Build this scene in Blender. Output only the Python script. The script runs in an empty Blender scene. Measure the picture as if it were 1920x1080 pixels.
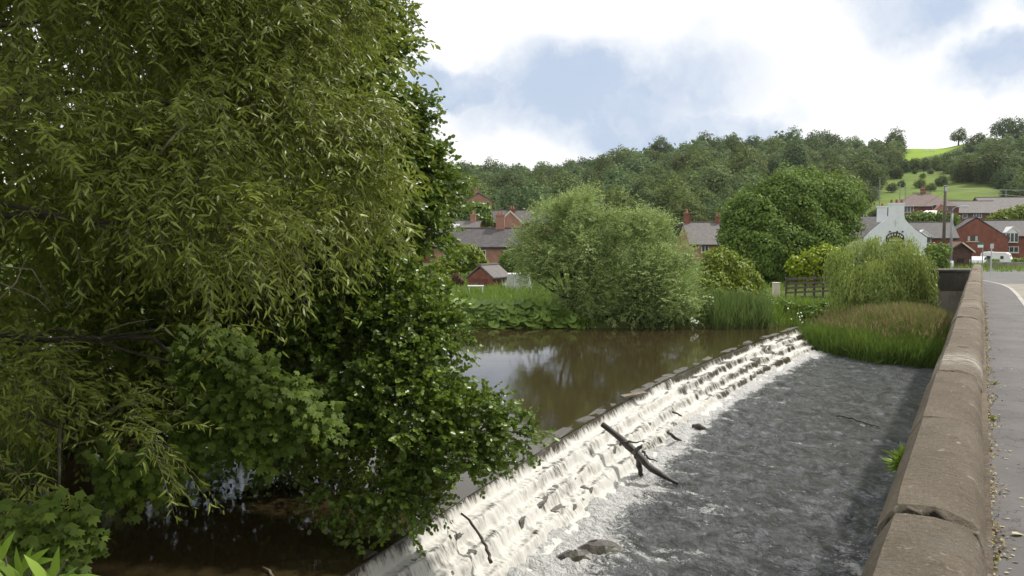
import bpy, math, random
import numpy as np
from mathutils import Matrix, Vector

rng = np.random.default_rng(7)
random.seed(7)
scene = bpy.context.scene
COL = scene.collection
R = math.radians

# ------------------------------------------------------------------ camera
F = 1507.0                      # focal length in pixels of the 1920 frame
CAMZ = 4.2                      # the upper pool is z = 0
PITCH = math.atan((540 - 451) / F)
cam_d = bpy.data.cameras.new('camera')
cam = bpy.data.objects.new('camera', cam_d)
COL.objects.link(cam)
cam.location = (0, 0, CAMZ)
cam.rotation_euler = (R(90) - PITCH, 0, 0)
cam_d.sensor_width = 36
cam_d.lens = 36 * F / 1920
cam_d.clip_start = 0.05
cam_d.clip_end = 9000
scene.camera = cam

# ------------------------------------------------------------------ sun, sky, exposure
SUN = Vector((0.64, 0.26, 0.95)).normalized()
sun_d = bpy.data.lights.new('sun', 'SUN')
sun_d.energy = 4.6
sun_d.angle = R(2.5)
sun_d.color = (1.0, 0.95, 0.87)
sun = bpy.data.objects.new('sun', sun_d)
COL.objects.link(sun)
sun.location = (30, -20, 60)
sun.rotation_euler = SUN.to_track_quat('Z', 'Y').to_euler()

world = bpy.data.worlds.new('World')
scene.world = world
world.use_nodes = True
wn = world.node_tree.nodes
wl = world.node_tree.links
wn.clear()


def wnode(t, **kw):
    n = wn.new(t)
    for k, v in kw.items():
        setattr(n, k, v)
    return n


def wmath(op, a, b=None, clamp=False):
    n = wnode('ShaderNodeMath', operation=op)
    n.use_clamp = clamp
    for i, v in enumerate((a, b)):
        if v is None:
            continue
        if isinstance(v, (int, float)):
            n.inputs[i].default_value = v
        else:
            wl.new(v, n.inputs[i])
    return n.outputs[0]


wout = wnode('ShaderNodeOutputWorld')
sky = wnode('ShaderNodeTexSky', sky_type='NISHITA')
sky.sun_disc = False
sky.sun_elevation = math.asin(SUN.z)
sky.sun_rotation = math.atan2(SUN.x, SUN.y)
bg_sky = wnode('ShaderNodeBackground')
bg_sky.inputs['Strength'].default_value = 0.12
wl.new(sky.outputs[0], bg_sky.inputs['Color'])
tc = wnode('ShaderNodeTexCoord')
# domain-warped direction -> azimuth / elevation of the cloud banks
warp = wnode('ShaderNodeTexNoise')
warp.inputs['Scale'].default_value = 5.0
warp.inputs['Detail'].default_value = 6
warp.inputs['Roughness'].default_value = 0.6
wl.new(tc.outputs['Generated'], warp.inputs['Vector'])
wsub = wnode('ShaderNodeVectorMath', operation='SUBTRACT')
wl.new(warp.outputs['Color'], wsub.inputs[0])
wsub.inputs[1].default_value = (0.5, 0.5, 0.5)
wscale = wnode('ShaderNodeVectorMath', operation='SCALE')
wl.new(wsub.outputs[0], wscale.inputs[0])
wscale.inputs['Scale'].default_value = 0.16
wadd = wnode('ShaderNodeVectorMath', operation='ADD')
wl.new(tc.outputs['Generated'], wadd.inputs[0])
wl.new(wscale.outputs[0], wadd.inputs[1])
sepw = wnode('ShaderNodeSeparateXYZ')
wl.new(wadd.outputs[0], sepw.inputs[0])
az = wmath('ARCTAN2', sepw.outputs[0], sepw.outputs[1])
el = wmath('ARCSINE', sepw.outputs[2])
# grey cloud bellies: (azimuth, elevation, half-width, half-height) in radians, spread right round the sky
banks = [(0.11, 0.178, 0.175, 0.066), (-0.06, 0.19, 0.09, 0.03), (0.20, 0.125, 0.15, 0.035), (0.46, 0.27, 0.075, 0.06), (0.56, 0.19, 0.07, 0.035),
         (0.60, 0.30, 0.06, 0.07),
         (0.25, 0.60, 0.22, 0.10), (-0.45, 0.30, 0.2, 0.07), (-0.9, 0.2, 0.2, 0.06), (1.1, 0.25, 0.22, 0.08),
         (1.7, 0.17, 0.2, 0.06), (2.4, 0.3, 0.25, 0.08), (-1.6, 0.35, 0.25, 0.09), (-2.4, 0.2, 0.25, 0.07), (-3.0, 0.4, 0.2, 0.09)]
tot = None
for (a0, e0, sa, se) in banks:
    da = wmath('MULTIPLY', wmath('SUBTRACT', az, a0), 1 / sa)
    de = wmath('MULTIPLY', wmath('SUBTRACT', el, e0), 1 / se)
    d2 = wmath('ADD', wmath('MULTIPLY', da, da), wmath('MULTIPLY', de, de))
    b = wmath('SUBTRACT', 1.35, wmath('MULTIPLY', d2, 0.95), clamp=True)
    tot = b if tot is None else wmath('MAXIMUM', tot, b)
det = wnode('ShaderNodeTexNoise')
det.inputs['Scale'].default_value = 9.0
det.inputs['Detail'].default_value = 8
det.inputs['Roughness'].default_value = 0.6
wl.new(wadd.outputs[0], det.inputs['Vector'])
dens = wmath('MULTIPLY', tot, wmath('ADD', wmath('MULTIPLY', det.outputs['Fac'], 1.8), -0.02), clamp=True)
mixc = wnode('ShaderNodeMix', data_type='RGBA')
wl.new(dens, mixc.inputs['Factor'])
mixc.inputs['A'].default_value = (1.18, 1.18, 1.18, 1)
mixc.inputs['B'].default_value = (0.60, 0.71, 0.89, 1)
bg_cl = wnode('ShaderNodeBackground')
bg_cl.inputs['Strength'].default_value = 1.0
wl.new(mixc.outputs['Result'], bg_cl.inputs['Color'])
mixs = wnode('ShaderNodeMixShader')
# blue shows through the thin edges of the grey banks
wl.new(wmath('MULTIPLY', wmath('SUBTRACT', det.outputs['Fac'], 0.42, clamp=True), wmath('MULTIPLY', tot, 0.55), clamp=True), mixs.inputs['Fac'])
wl.new(bg_cl.outputs[0], mixs.inputs[1])
wl.new(bg_sky.outputs[0], mixs.inputs[2])
wl.new(mixs.outputs[0], wout.inputs['Surface'])

scene.view_settings.view_transform = 'Standard'
scene.view_settings.look = 'None'
scene.view_settings.gamma = 1
scene.view_settings.exposure = -0.08
scene.view_settings.use_curve_mapping = False
scene.render.engine = 'CYCLES'
scene.cycles.max_bounces = 8
scene.cycles.transparent_max_bounces = 8
scene.cycles.use_denoising = True

# ------------------------------------------------------------------ helpers
CP, SP = math.cos(PITCH), math.sin(PITCH)


def px(x, y, Y):
    """world point seen at pixel (x, y) of the photograph at forward distance Y"""
    u, v = (x - 960) / F, (540 - y) / F
    fy = CP + v * SP
    fz = -SP + v * CP
    k = Y / fy
    return np.array((u * k, Y, CAMZ + fz * k))


def proj(P):
    P = np.asarray(P, float)
    d = P - np.array((0, 0, CAMZ))
    dep = d[..., 1] * CP - d[..., 2] * SP
    up = d[..., 1] * SP + d[..., 2] * CP
    return 960 + F * d[..., 0] / dep, 540 - F * up / dep


def unit(v):
    v = np.asarray(v, float)
    return v / np.maximum(np.linalg.norm(v, axis=-1, keepdims=True), 1e-9)


def tag(o, label=None, cat=None, group=None, kind=None):
    for k, v in (('label', label), ('category', cat), ('group', group), ('kind', kind)):
        if v:
            o[k] = v
    return o


def thing(name, label, cat, loc=(0, 0, 0), rot=0.0, group=None):
    o = bpy.data.objects.new(name, None)
    COL.objects.link(o)
    o.location = tuple(float(c) for c in loc)
    o.rotation_euler = (0, 0, rot)
    o.empty_display_size = 0.3
    return tag(o, label, cat, group)


def link(name, me, parent=None):
    o = bpy.data.objects.new(name, me)
    COL.objects.link(o)
    if parent is not None:
        o.parent = parent
    return o


def np_mesh(name, V, faces_list, mat, attrs=None, smooth=False, mats=None, mat_idx=None, sharp=None):
    """V (n,3); faces_list: list of (m,k) int arrays"""
    me = bpy.data.meshes.new(name)
    V = np.asarray(V, np.float32)
    me.vertices.add(len(V))
    me.vertices.foreach_set('co', V.ravel())
    loops = np.concatenate([f.ravel() for f in faces_list]).astype(np.int32)
    sizes = np.concatenate([np.full(len(f), f.shape[1], np.int32) for f in faces_list])
    starts = np.concatenate(([0], np.cumsum(sizes)[:-1])).astype(np.int32)
    me.loops.add(len(loops))
    me.loops.foreach_set('vertex_index', loops)
    me.polygons.add(len(sizes))
    me.polygons.foreach_set('loop_start', starts)
    me.polygons.foreach_set('loop_total', sizes)
    if smooth:
        me.polygons.foreach_set('use_smooth', np.ones(len(sizes), bool))
    for m in (mats or [mat]):
        me.materials.append(m)
    if mat_idx is not None:
        me.polygons.foreach_set('material_index', np.asarray(mat_idx, np.int32))
    for k, a in (attrs or {}).items():
        at = me.attributes.new(k, 'FLOAT', 'POINT')
        at.data.foreach_set('value', np.asarray(a, np.float32))
    me.update(calc_edges=True)
    if sharp:
        me.set_sharp_from_angle(angle=R(sharp))
    return me


class MB:
    """collects boxes, prisms and tubes for one mesh"""

    def __init__(self):
        self.v, self.f = [], []

    def add(self, vs, fs):
        b = len(self.v)
        self.v.extend([tuple(float(c) for c in p) for p in vs])
        self.f.extend([tuple(b + i for i in f) for f in fs])
        return self

    def box(self, x0, x1, y0, y1, z0, z1):
        return self.add([(x0, y0, z0), (x1, y0, z0), (x1, y1, z0), (x0, y1, z0), (x0, y0, z1), (x1, y0, z1), (x1, y1, z1), (x0, y1, z1)],
                        [(0, 3, 2, 1), (4, 5, 6, 7), (0, 1, 5, 4), (1, 2, 6, 5), (2, 3, 7, 6), (3, 0, 4, 7)])

    def prism(self, prof, axis, a, b):
        """profile [(p,q)] extruded along axis from a to b"""
        def pt(p, q, t):
            return {'x': (t, p, q), 'y': (p, t, q), 'z': (p, q, t)}[axis]
        n = len(prof)
        vs = [pt(p, q, a) for p, q in prof] + [pt(p, q, b) for p, q in prof]
        fs = [tuple(range(n))[::-1], tuple(range(n, 2 * n))] + [(i, (i + 1) % n, n + (i + 1) % n, n + i) for i in range(n)]
        return self.add(vs, fs)

    def tube(self, pts, rad, n=6, cap=True):
        pts = [Vector(p) for p in pts]
        if not hasattr(rad, '__len__'):
            rad = [rad] * len(pts)
        vs, fs = [], []
        prev = None
        for i, p in enumerate(pts):
            t = (pts[min(i + 1, len(pts) - 1)] - pts[max(i - 1, 0)]).normalized()
            if prev is None:
                u = t.cross(Vector((0.31, 0.2, 0.93))).normalized()
            else:
                u = (prev - t * prev.dot(t)).normalized()
            prev = u
            w = t.cross(u)
            for k in range(n):
                a = 2 * math.pi * k / n
                vs.append(p + (u * math.cos(a) + w * math.sin(a)) * rad[i])
        for i in range(len(pts) - 1):
            for k in range(n):
                fs.append((i * n + k, i * n + (k + 1) % n, (i + 1) * n + (k + 1) % n, (i + 1) * n + k))
        if cap:
            fs.append(tuple(range(n))[::-1])
            fs.append(tuple((len(pts) - 1) * n + k for k in range(n)))
        return self.add(vs, fs)

    def cyl(self, x, y, z0, z1, r, n=12, r1=None):
        return self.tube([(x, y, z0), (x, y, z1)], [r, r if r1 is None else r1], n)

    def build(self, name, mat, parent=None, smooth=False, bevel=0, world=False):
        vs = self.v
        if world and parent is not None:
            l = parent.location
            vs = [(x - l.x, y - l.y, z - l.z) for x, y, z in vs]
        me = bpy.data.meshes.new(name)
        me.from_pydata(vs, [], self.f)
        me.materials.append(mat)
        if smooth:
            me.polygons.foreach_set('use_smooth', [True] * len(me.polygons))
        me.update()
        o = link(name, me, parent)
        if bevel:
            m = o.modifiers.new('bevel', 'BEVEL')
            m.width = bevel
            m.segments = 2
            m.limit_method = 'ANGLE'
        return o


def _hash(ix, iy, seed):
    h = (ix.astype(np.int64) * 374761393 + iy.astype(np.int64) * 668265263 + seed * 974634777) & 0x7fffffff
    h = ((h ^ (h >> 13)) * 1274126177) & 0x7fffffff
    h = h ^ (h >> 16)
    return (h & 0xffff) / 65535.0


def vnoise(x, y, seed=0):
    ix, iy = np.floor(x), np.floor(y)
    fx, fy = x - ix, y - iy
    fx = fx * fx * fx * (fx * (fx * 6 - 15) + 10)
    fy = fy * fy * fy * (fy * (fy * 6 - 15) + 10)
    a = _hash(ix, iy, seed)
    b = _hash(ix + 1, iy, seed)
    c = _hash(ix, iy + 1, seed)
    d = _hash(ix + 1, iy + 1, seed)
    return (a * (1 - fx) + b * fx) * (1 - fy) + (c * (1 - fx) + d * fx) * fy


def fbm(x, y, seed=0, oct=4, gain=0.5):
    s, a, t = 0, 1.0, 0
    for i in range(oct):
        s = s + a * vnoise(x * 2 ** i + 17.3 * i, y * 2 ** i - 9.1 * i, seed + i)
        t += a
        a *= gain
    return s / t


def sstep(a, b, x):
    t = np.clip((x - a) / (b - a), 0, 1)
    return t * t * (3 - 2 * t)


# ------------------------------------------------------------------ materials
class NT:
    def __init__(self, name):
        self.m = bpy.data.materials.new(name)
        self.m.use_nodes = True
        self.n = self.m.node_tree.nodes
        self.l = self.m.node_tree.links
        self.bsdf = self.n['Principled BSDF']
        self.out = self.n['Material Output']

    def node(self, t, **kw):
        n = self.n.new(t)
        for k, v in kw.items():
            setattr(n, k, v)
        return n

    def set(self, n, **kw):
        for k, v in kw.items():
            s = n.inputs[k.replace('_', ' ')]
            if hasattr(v, 'is_linked'):
                self.l.new(v, s)
            else:
                s.default_value = v
        return n

    def coord(self, kind='Object', scale=(1, 1, 1)):
        c = self.node('ShaderNodeTexCoord')
        m = self.node('ShaderNodeMapping')
        m.inputs['Scale'].default_value = scale
        self.l.new(c.outputs[kind], m.inputs['Vector'])
        return m.outputs[0]

    def noise(self, vec, scale, detail=4, rough=0.55, dist=0.0):
        n = self.node('ShaderNodeTexNoise')
        n.inputs['Scale'].default_value = scale
        n.inputs['Detail'].default_value = detail
        n.inputs['Roughness'].default_value = rough
        n.inputs['Distortion'].default_value = dist
        self.l.new(vec, n.inputs['Vector'])
        return n.outputs['Fac']

    def ramp(self, fac, stops):
        r = self.node('ShaderNodeValToRGB')
        e = r.color_ramp.elements
        while len(e) < len(stops):
            e.new(0.5)
        for i, (p, c) in enumerate(stops):
            e[i].position = p
            e[i].color = tuple(c) + (1,) if len(c) == 3 else c
        self.l.new(fac, r.inputs[0])
        return r.outputs[0]

    def mix(self, fac, a, b, blend='MIX'):
        n = self.node('ShaderNodeMix', data_type='RGBA', blend_type=blend)
        for s, v in (('Factor', fac), ('A', a), ('B', b)):
            sock = n.inputs[s] if s == 'Factor' else [i for i in n.inputs if i.name == s and i.type == 'RGBA'][0]
            if hasattr(v, 'is_linked'):
                self.l.new(v, sock)
            else:
                sock.default_value = v if not hasattr(v, '__len__') else (tuple(v) + (1,))[:4]
        return n.outputs['Result']

    def math(self, op, a, b=0.0, clamp=False):
        n = self.node('ShaderNodeMath', operation=op)
        n.use_clamp = clamp
        for i, v in enumerate((a, b)):
            if hasattr(v, 'is_linked'):
                self.l.new(v, n.inputs[i])
            else:
                n.inputs[i].default_value = v
        return n.outputs[0]

    def bump(self, h, strength=0.3, dist=0.02):
        b = self.node('ShaderNodeBump')
        b.inputs['Strength'].default_value = strength
        b.inputs['Distance'].default_value = dist
        self.l.new(h, b.inputs['Height'])
        self.l.new(b.outputs[0], self.bsdf.inputs['Normal'])
        return b

    def attr(self, name):
        a = self.node('ShaderNodeAttribute')
        a.attribute_name = name
        return a.outputs['Fac']


def nmat(name, c1, c2, scale=3.0, rough=0.85, bump=0.0, bscale=20.0, bdist=0.02, spec=0.3, c3=None, stretch=(1, 1, 1), metal=0.0):
    t = NT(name)
    v = t.coord('Object', stretch)
    n1 = t.noise(v, scale, 6, 0.6)
    stops = [(0.3, c1), (0.7, c2)] if c3 is None else [(0.28, c1), (0.5, c2), (0.72, c3)]
    t.set(t.bsdf, Base_Color=t.ramp(n1, stops), Roughness=rough, Specular_IOR_Level=spec, Metallic=metal)
    if bump:
        t.bump(t.noise(v, bscale, 5), bump, bdist)
    return t.m


def leafmat(name, dark, mid, light, rough=0.5, trans=0.32, spec=0.4, patch=0.6, obj_var=0.0, tcol=None):
    t = NT(name)
    r = t.attr('rnd')
    col = t.ramp(r, [(0.05, dark), (0.55, mid), (0.97, light)])
    v = t.coord('Object')
    n = t.noise(v, patch, 3)
    col = t.mix(t.math('MULTIPLY', t.math('SUBTRACT', n, 0.35, True), 1.6, True), col, t.mix(0.5, col, light))
    if obj_var:
        oi = t.node('ShaderNodeObjectInfo')
        hs = t.node('ShaderNodeHueSaturation')
        t.set(hs, Hue=t.math('ADD', t.math('MULTIPLY', oi.outputs['Random'], 0.07 * obj_var), 0.5 - 0.045 * obj_var),
              Saturation=t.math('ADD', t.math('MULTIPLY', oi.outputs['Random'], -0.3 * obj_var), 1.05),
              Value=t.math('ADD', t.math('MULTIPLY', t.math('FRACT', t.math('MULTIPLY', oi.outputs['Random'], 7.13)), 0.95 * obj_var), 1 - 0.42 * obj_var), Color=col)
        col = hs.outputs[0]
    t.set(t.bsdf, Base_Color=col, Roughness=rough, Specular_IOR_Level=spec)
    tr = t.node('ShaderNodeBsdfTranslucent')
    t.l.new(t.mix(0.5, col, tcol or light), tr.inputs['Color'])
    ms = t.node('ShaderNodeMixShader')
    ms.inputs[0].default_value = trans
    t.l.new(t.bsdf.outputs[0], ms.inputs[1])
    t.l.new(tr.outputs[0], ms.inputs[2])
    t.l.new(ms.outputs[0], t.out.inputs['Surface'])
    return t.m


M = {}
M['willow'] = leafmat('willow_leaf', (0.112, 0.144, 0.022), (0.187, 0.234, 0.032), (0.297, 0.355, 0.058), rough=0.42, spec=0.38, trans=0.36)
M['alder'] = leafmat('alder_leaf', (0.059, 0.102, 0.015), (0.109, 0.178, 0.024), (0.211, 0.303, 0.035), rough=0.34, spec=0.55, trans=0.34)
M['sycamore'] = leafmat('sycamore_leaf', (0.054, 0.087, 0.013), (0.084, 0.134, 0.019), (0.134, 0.192, 0.023), rough=0.6, spec=0.2, trans=0.3)
M['sallow'] = leafmat('sallow_leaf', (0.151, 0.213, 0.068), (0.273, 0.364, 0.120), (0.462, 0.571, 0.203), rough=0.5, trans=0.33)
M['green'] = leafmat('green_leaf', (0.065, 0.114, 0.021), (0.115, 0.188, 0.030), (0.193, 0.286, 0.047), rough=0.6, spec=0.2)
M['weeping'] = leafmat('weeping_leaf', (0.166, 0.230, 0.048), (0.270, 0.351, 0.079), (0.396, 0.478, 0.116), rough=0.5)
M['golden'] = leafmat('golden_leaf', (0.123, 0.180, 0.010), (0.246, 0.330, 0.012), (0.344, 0.420, 0.020), rough=0.5)
M['lime'] = leafmat('lime_leaf', (0.07, 0.12, 0.012), (0.17, 0.24, 0.016), (0.28, 0.34, 0.025), rough=0.5)
M['bright'] = leafmat('bright_leaf', (0.12, 0.20, 0.025), (0.19, 0.31, 0.035), (0.27, 0.40, 0.05), rough=0.4, trans=0.3)
M['hill'] = leafmat('hill_leaf', (0.053, 0.091, 0.026), (0.088, 0.138, 0.036), (0.137, 0.194, 0.049), rough=0.7, obj_var=0.8, patch=0.15, spec=0.2)
M['hedge'] = leafmat('hedge_leaf', (0.061, 0.108, 0.017), (0.122, 0.205, 0.028), (0.243, 0.351, 0.047), rough=0.5)
M['butterbur'] = leafmat('butterbur_leaf', (0.118, 0.195, 0.037), (0.178, 0.277, 0.055), (0.254, 0.358, 0.073), rough=0.5, patch=2.0)
M['reed'] = leafmat('reed_blade', (0.075, 0.132, 0.034), (0.125, 0.198, 0.054), (0.212, 0.288, 0.079), rough=0.5)
M['grass'] = leafmat('grass_blade', (0.078, 0.143, 0.023), (0.140, 0.233, 0.034), (0.234, 0.330, 0.056), rough=0.5)
M['tan'] = leafmat('seed_head', (0.16, 0.13, 0.06), (0.25, 0.195, 0.095), (0.33, 0.26, 0.13), rough=0.7)
M['copper'] = leafmat('copper_leaf', (0.06, 0.02, 0.02), (0.10, 0.04, 0.03), (0.16, 0.07, 0.05), rough=0.5)
M['white_flower'] = nmat('white_flower', (0.65, 0.65, 0.55), (0.8, 0.8, 0.72), 5, 0.7)
M['bark'] = nmat('bark', (0.035, 0.028, 0.02), (0.10, 0.085, 0.065), 6, 0.9, 0.6, 25, 0.03, stretch=(1, 1, 0.25))
M['twig'] = nmat('twig_bark', (0.07, 0.06, 0.04), (0.16, 0.14, 0.10), 6, 0.8)
M['deadwood'] = nmat('dead_wood', (0.014, 0.011, 0.009), (0.055, 0.045, 0.036), 7, 0.55, 0.6, 22, 0.02, spec=0.5)
M['plank'] = nmat('weathered_plank', (0.10, 0.08, 0.06), (0.24, 0.20, 0.15), 5, 0.8, 0.4, 25, stretch=(1, 1, 1))
M['wetstone'] = nmat('wet_stone', (0.02, 0.018, 0.014), (0.085, 0.075, 0.058), 3.2, 0.4, 0.8, 9, 0.04, spec=0.6, c3=(0.05, 0.055, 0.03))
M['brick'] = nmat('red_brick', (0.17, 0.062, 0.043), (0.27, 0.105, 0.075), 1.6, 0.9, 0.2, 14)
M['brick_dark'] = nmat('dark_red_brick', (0.13, 0.045, 0.038), (0.20, 0.078, 0.064), 1.6, 0.9, 0.2, 14)
M['brick_pink'] = nmat('pink_brick', (0.30, 0.15, 0.115), (0.40, 0.22, 0.17), 1.6, 0.9, 0.2, 14)
M['brown_brick'] = nmat('brown_brick', (0.12, 0.075, 0.055), (0.19, 0.12, 0.09), 1.6, 0.9, 0.2, 14)
M['slate'] = nmat('roof_slate', (0.055, 0.050, 0.052), (0.105, 0.095, 0.095), 2.4, 0.7, 0.35, 9, 0.05, spec=0.4)
M['slate_grey'] = nmat('grey_roof_tile', (0.115, 0.105, 0.10), (0.17, 0.155, 0.15), 2.4, 0.75, 0.35, 9, 0.05)
M['tile_brown'] = nmat('brown_roof_tile', (0.12, 0.09, 0.08), (0.18, 0.14, 0.125), 2.4, 0.8, 0.35, 9, 0.05)
M['ridge'] = nmat('ridge_tile', (0.13, 0.11, 0.10), (0.22, 0.19, 0.17), 4, 0.8)
M['render'] = nmat('white_render', (0.66, 0.70, 0.74), (0.78, 0.80, 0.82), 1.1, 0.85, 0.15, 10)
M['white'] = nmat('white_paint', (0.70, 0.71, 0.72), (0.80, 0.80, 0.80), 3, 0.5)
M['cream'] = nmat('cream_paint', (0.60, 0.55, 0.42), (0.70, 0.65, 0.52), 4, 0.7, 0.3, 20)
M['black'] = nmat('black_paint', (0.012, 0.012, 0.013), (0.03, 0.03, 0.03), 3, 0.4)
M['grey_metal'] = nmat('grey_metal', (0.20, 0.21, 0.22), (0.30, 0.31, 0.32), 3, 0.5, spec=0.5)
M['pale_metal'] = nmat('pale_metal', (0.42, 0.44, 0.45), (0.55, 0.56, 0.57), 3, 0.45, spec=0.5)
M['timber'] = nmat('brown_timber', (0.07, 0.042, 0.030), (0.14, 0.085, 0.06), 3, 0.8, 0.4, 12, stretch=(1, 1, 4))
M['fence'] = nmat('fence_timber', (0.055, 0.043, 0.033), (0.12, 0.10, 0.08), 4, 0.85, 0.3, 14)
M['pole'] = nmat('pole_timber', (0.07, 0.058, 0.048), (0.14, 0.12, 0.10), 3, 0.85, 0.3, 12, stretch=(3, 3, 0.5))
M['sign_green'] = nmat('sign_green', (0.01, 0.16, 0.09), (0.02, 0.20, 0.11), 2, 0.4)
M['rubber'] = nmat('rubber', (0.012, 0.012, 0.012), (0.025, 0.025, 0.025), 5, 0.8)
M['concrete'] = nmat('stained_concrete', (0.14, 0.125, 0.10), (0.27, 0.25, 0.21), 1.2, 0.9, 0.4, 10, c3=(0.20, 0.18, 0.15), stretch=(1, 1, 0.5))
M['darkwall'] = nmat('dark_stained_wall', (0.022, 0.019, 0.015), (0.075, 0.066, 0.052), 1.5, 0.9, 0.6, 7, 0.05, c3=(0.045, 0.04, 0.03), stretch=(1, 1, 0.5))
M['field'] = nmat('field_grass', (0.15, 0.25, 0.025), (0.20, 0.31, 0.035), 0.05, 0.9)
M['curtain'] = nmat('lace_curtain', (0.45, 0.45, 0.43), (0.6, 0.6, 0.57), 8, 0.9)
t = NT('glass_pane')
t.set(t.bsdf, Base_Color=(0.035, 0.045, 0.05, 1), Roughness=0.08, Specular_IOR_Level=0.6)
M['glass'] = t.m
t = NT('leaf_litter')
t.set(t.bsdf, Base_Color=t.ramp(t.attr('rnd'), [(0.1, (0.12, 0.075, 0.03)), (0.5, (0.30, 0.22, 0.10)), (0.85, (0.42, 0.38, 0.22)), (1.0, (0.40, 0.40, 0.05))]), Roughness=0.8)
M['litter'] = t.m

# coping stone: gritty brown sandstone with lichen spots and lime streaks
t = NT('coping_sandstone')
v = t.coord('Object')
vs_ = t.coord('Object', (2.0, 9.0, 6.0))
base = t.ramp(t.noise(v, 2.3, 8, 0.65), [(0.3, (0.115, 0.090, 0.064)), (0.52, (0.185, 0.150, 0.112)), (0.75, (0.27, 0.23, 0.175))])
oi = t.node('ShaderNodeObjectInfo')
base = t.mix(t.math('MULTIPLY', oi.outputs['Random'], 0.35), base, (0.235, 0.205, 0.155))
base = t.mix(t.math('MULTIPLY', t.math('SUBTRACT', t.noise(vs_, 2.5, 6, 0.7), 0.52, True), 2.6, True), base, (0.085, 0.062, 0.045))
spk = t.noise(v, 48, 5, 0.75)
base = t.mix(t.math('MULTIPLY', t.math('SUBTRACT', spk, 0.54, True), 4.5, True), base, (0.36, 0.32, 0.25))
base = t.mix(t.math('MULTIPLY', t.math('SUBTRACT', t.noise(v, 70, 4, 0.75), 0.54, True), 5.0, True), base, (0.07, 0.052, 0.038))
vor = t.node('ShaderNodeTexVoronoi')
vor.inputs['Scale'].default_value = 7.0
t.l.new(v, vor.inputs['Vector'])
lich = t.math('MULTIPLY', t.math('LESS_THAN', vor.outputs['Distance'], 0.07), t.math('GREATER_THAN', t.noise(v, 1.7, 2), 0.5))
base = t.mix(t.math('MULTIPLY', lich, 0.55), base, (0.50, 0.48, 0.40))
lime = t.math('MULTIPLY', t.attr('lime'), t.math('GREATER_THAN', t.noise(t.coord('Object', (1.5, 9, 3)), 3.0, 5, 0.7), 0.5))
base = t.mix(t.math('MULTIPLY', lime, 0.8), base, (0.60, 0.56, 0.50))
base = t.mix(t.math('MULTIPLY', t.attr('joint_shade'), t.math('ADD', t.noise(v, 14, 4), 0.35), True), base, (0.022, 0.019, 0.013))  # shade of the open joints painted onto the stone ends, broken by noise
base = t.mix(t.math('MULTIPLY', t.math('SUBTRACT', t.noise(v, 4.2, 6, 0.72), 0.53, True), 4.0, True), base, (0.19, 0.185, 0.155))
lic = t.noise(v, 19, 4, 0.6)
base = t.mix(t.math('MULTIPLY', t.math('MULTIPLY', t.math('SUBTRACT', lic, 0.60, True), 9.0, True), t.math('GREATER_THAN', t.noise(v, 1.3, 2), 0.5)), base, (0.40, 0.39, 0.33))
blot = t.noise(t.coord('Object', (1, 0.6, 1)), 1.1, 5, 0.65)
base = t.mix(t.math('MULTIPLY', t.math('SUBTRACT', blot, 0.48, True), 3.2, True), base, (0.30, 0.24, 0.17))
base = t.mix(t.math('MULTIPLY', t.math('SUBTRACT', 0.44, blot, True), 3.5, True), base, (0.105, 0.085, 0.062))
t.set(t.bsdf, Base_Color=base, Roughness=0.9, Specular_IOR_Level=0.25)
hb = t.math('ADD', t.math('MULTIPLY', t.noise(v, 40, 6, 0.75), 0.9), t.math('MULTIPLY', t.noise(vs_, 4, 6, 0.65), 0.35))
t.bump(hb, 1.0, 0.04)
M['coping'] = t.m

t = NT('pavement_asphalt')
v = t.coord('Object')
b = t.ramp(t.noise(v, 1.3, 6, 0.6), [(0.3, (0.098, 0.093, 0.091)), (0.7, (0.150, 0.142, 0.138))])
b = t.mix(t.math('MULTIPLY', t.math('SUBTRACT', t.noise(v, 140, 3, 0.8), 0.55, True), 3.0, True), b, (0.24, 0.23, 0.22))
b = t.mix(t.math('MULTIPLY', t.math('SUBTRACT', t.noise(v, 0.5, 3), 0.5, True), 2.0, True), b, (0.10, 0.097, 0.096))
b = t.mix(t.math('MULTIPLY', t.math('SUBTRACT', t.noise(v, 5.5, 6, 0.7), 0.52, True), 2.5, True), b, (0.082, 0.078, 0.076))
b = t.mix(t.math('MULTIPLY', t.math('LESS_THAN', t.math('ABSOLUTE', t.math('SUBTRACT', t.noise(v, 0.9, 5, 0.6), 0.5)), 0.004), 0.6), b, (0.04, 0.038, 0.036))
gum = t.node('ShaderNodeTexVoronoi')
gum.inputs['Scale'].default_value = 3.2
t.l.new(v, gum.inputs['Vector'])
b = t.mix(t.math('MULTIPLY', t.math('LESS_THAN', gum.outputs['Distance'], 0.055), 0.6), b, (0.27, 0.26, 0.25))
t.set(t.bsdf, Base_Color=b, Roughness=0.9)
t.bump(t.noise(v, 110, 4, 0.75), 0.8, 0.008)
M['pavement'] = t.m
M['road'] = nmat('road_asphalt', (0.115, 0.112, 0.11), (0.16, 0.157, 0.155), 0.8, 0.9, 0.4, 120, 0.006)
M['kerb'] = nmat('kerb_concrete', (0.32, 0.30, 0.28), (0.45, 0.43, 0.40), 2, 0.9, 0.3, 30)

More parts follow.
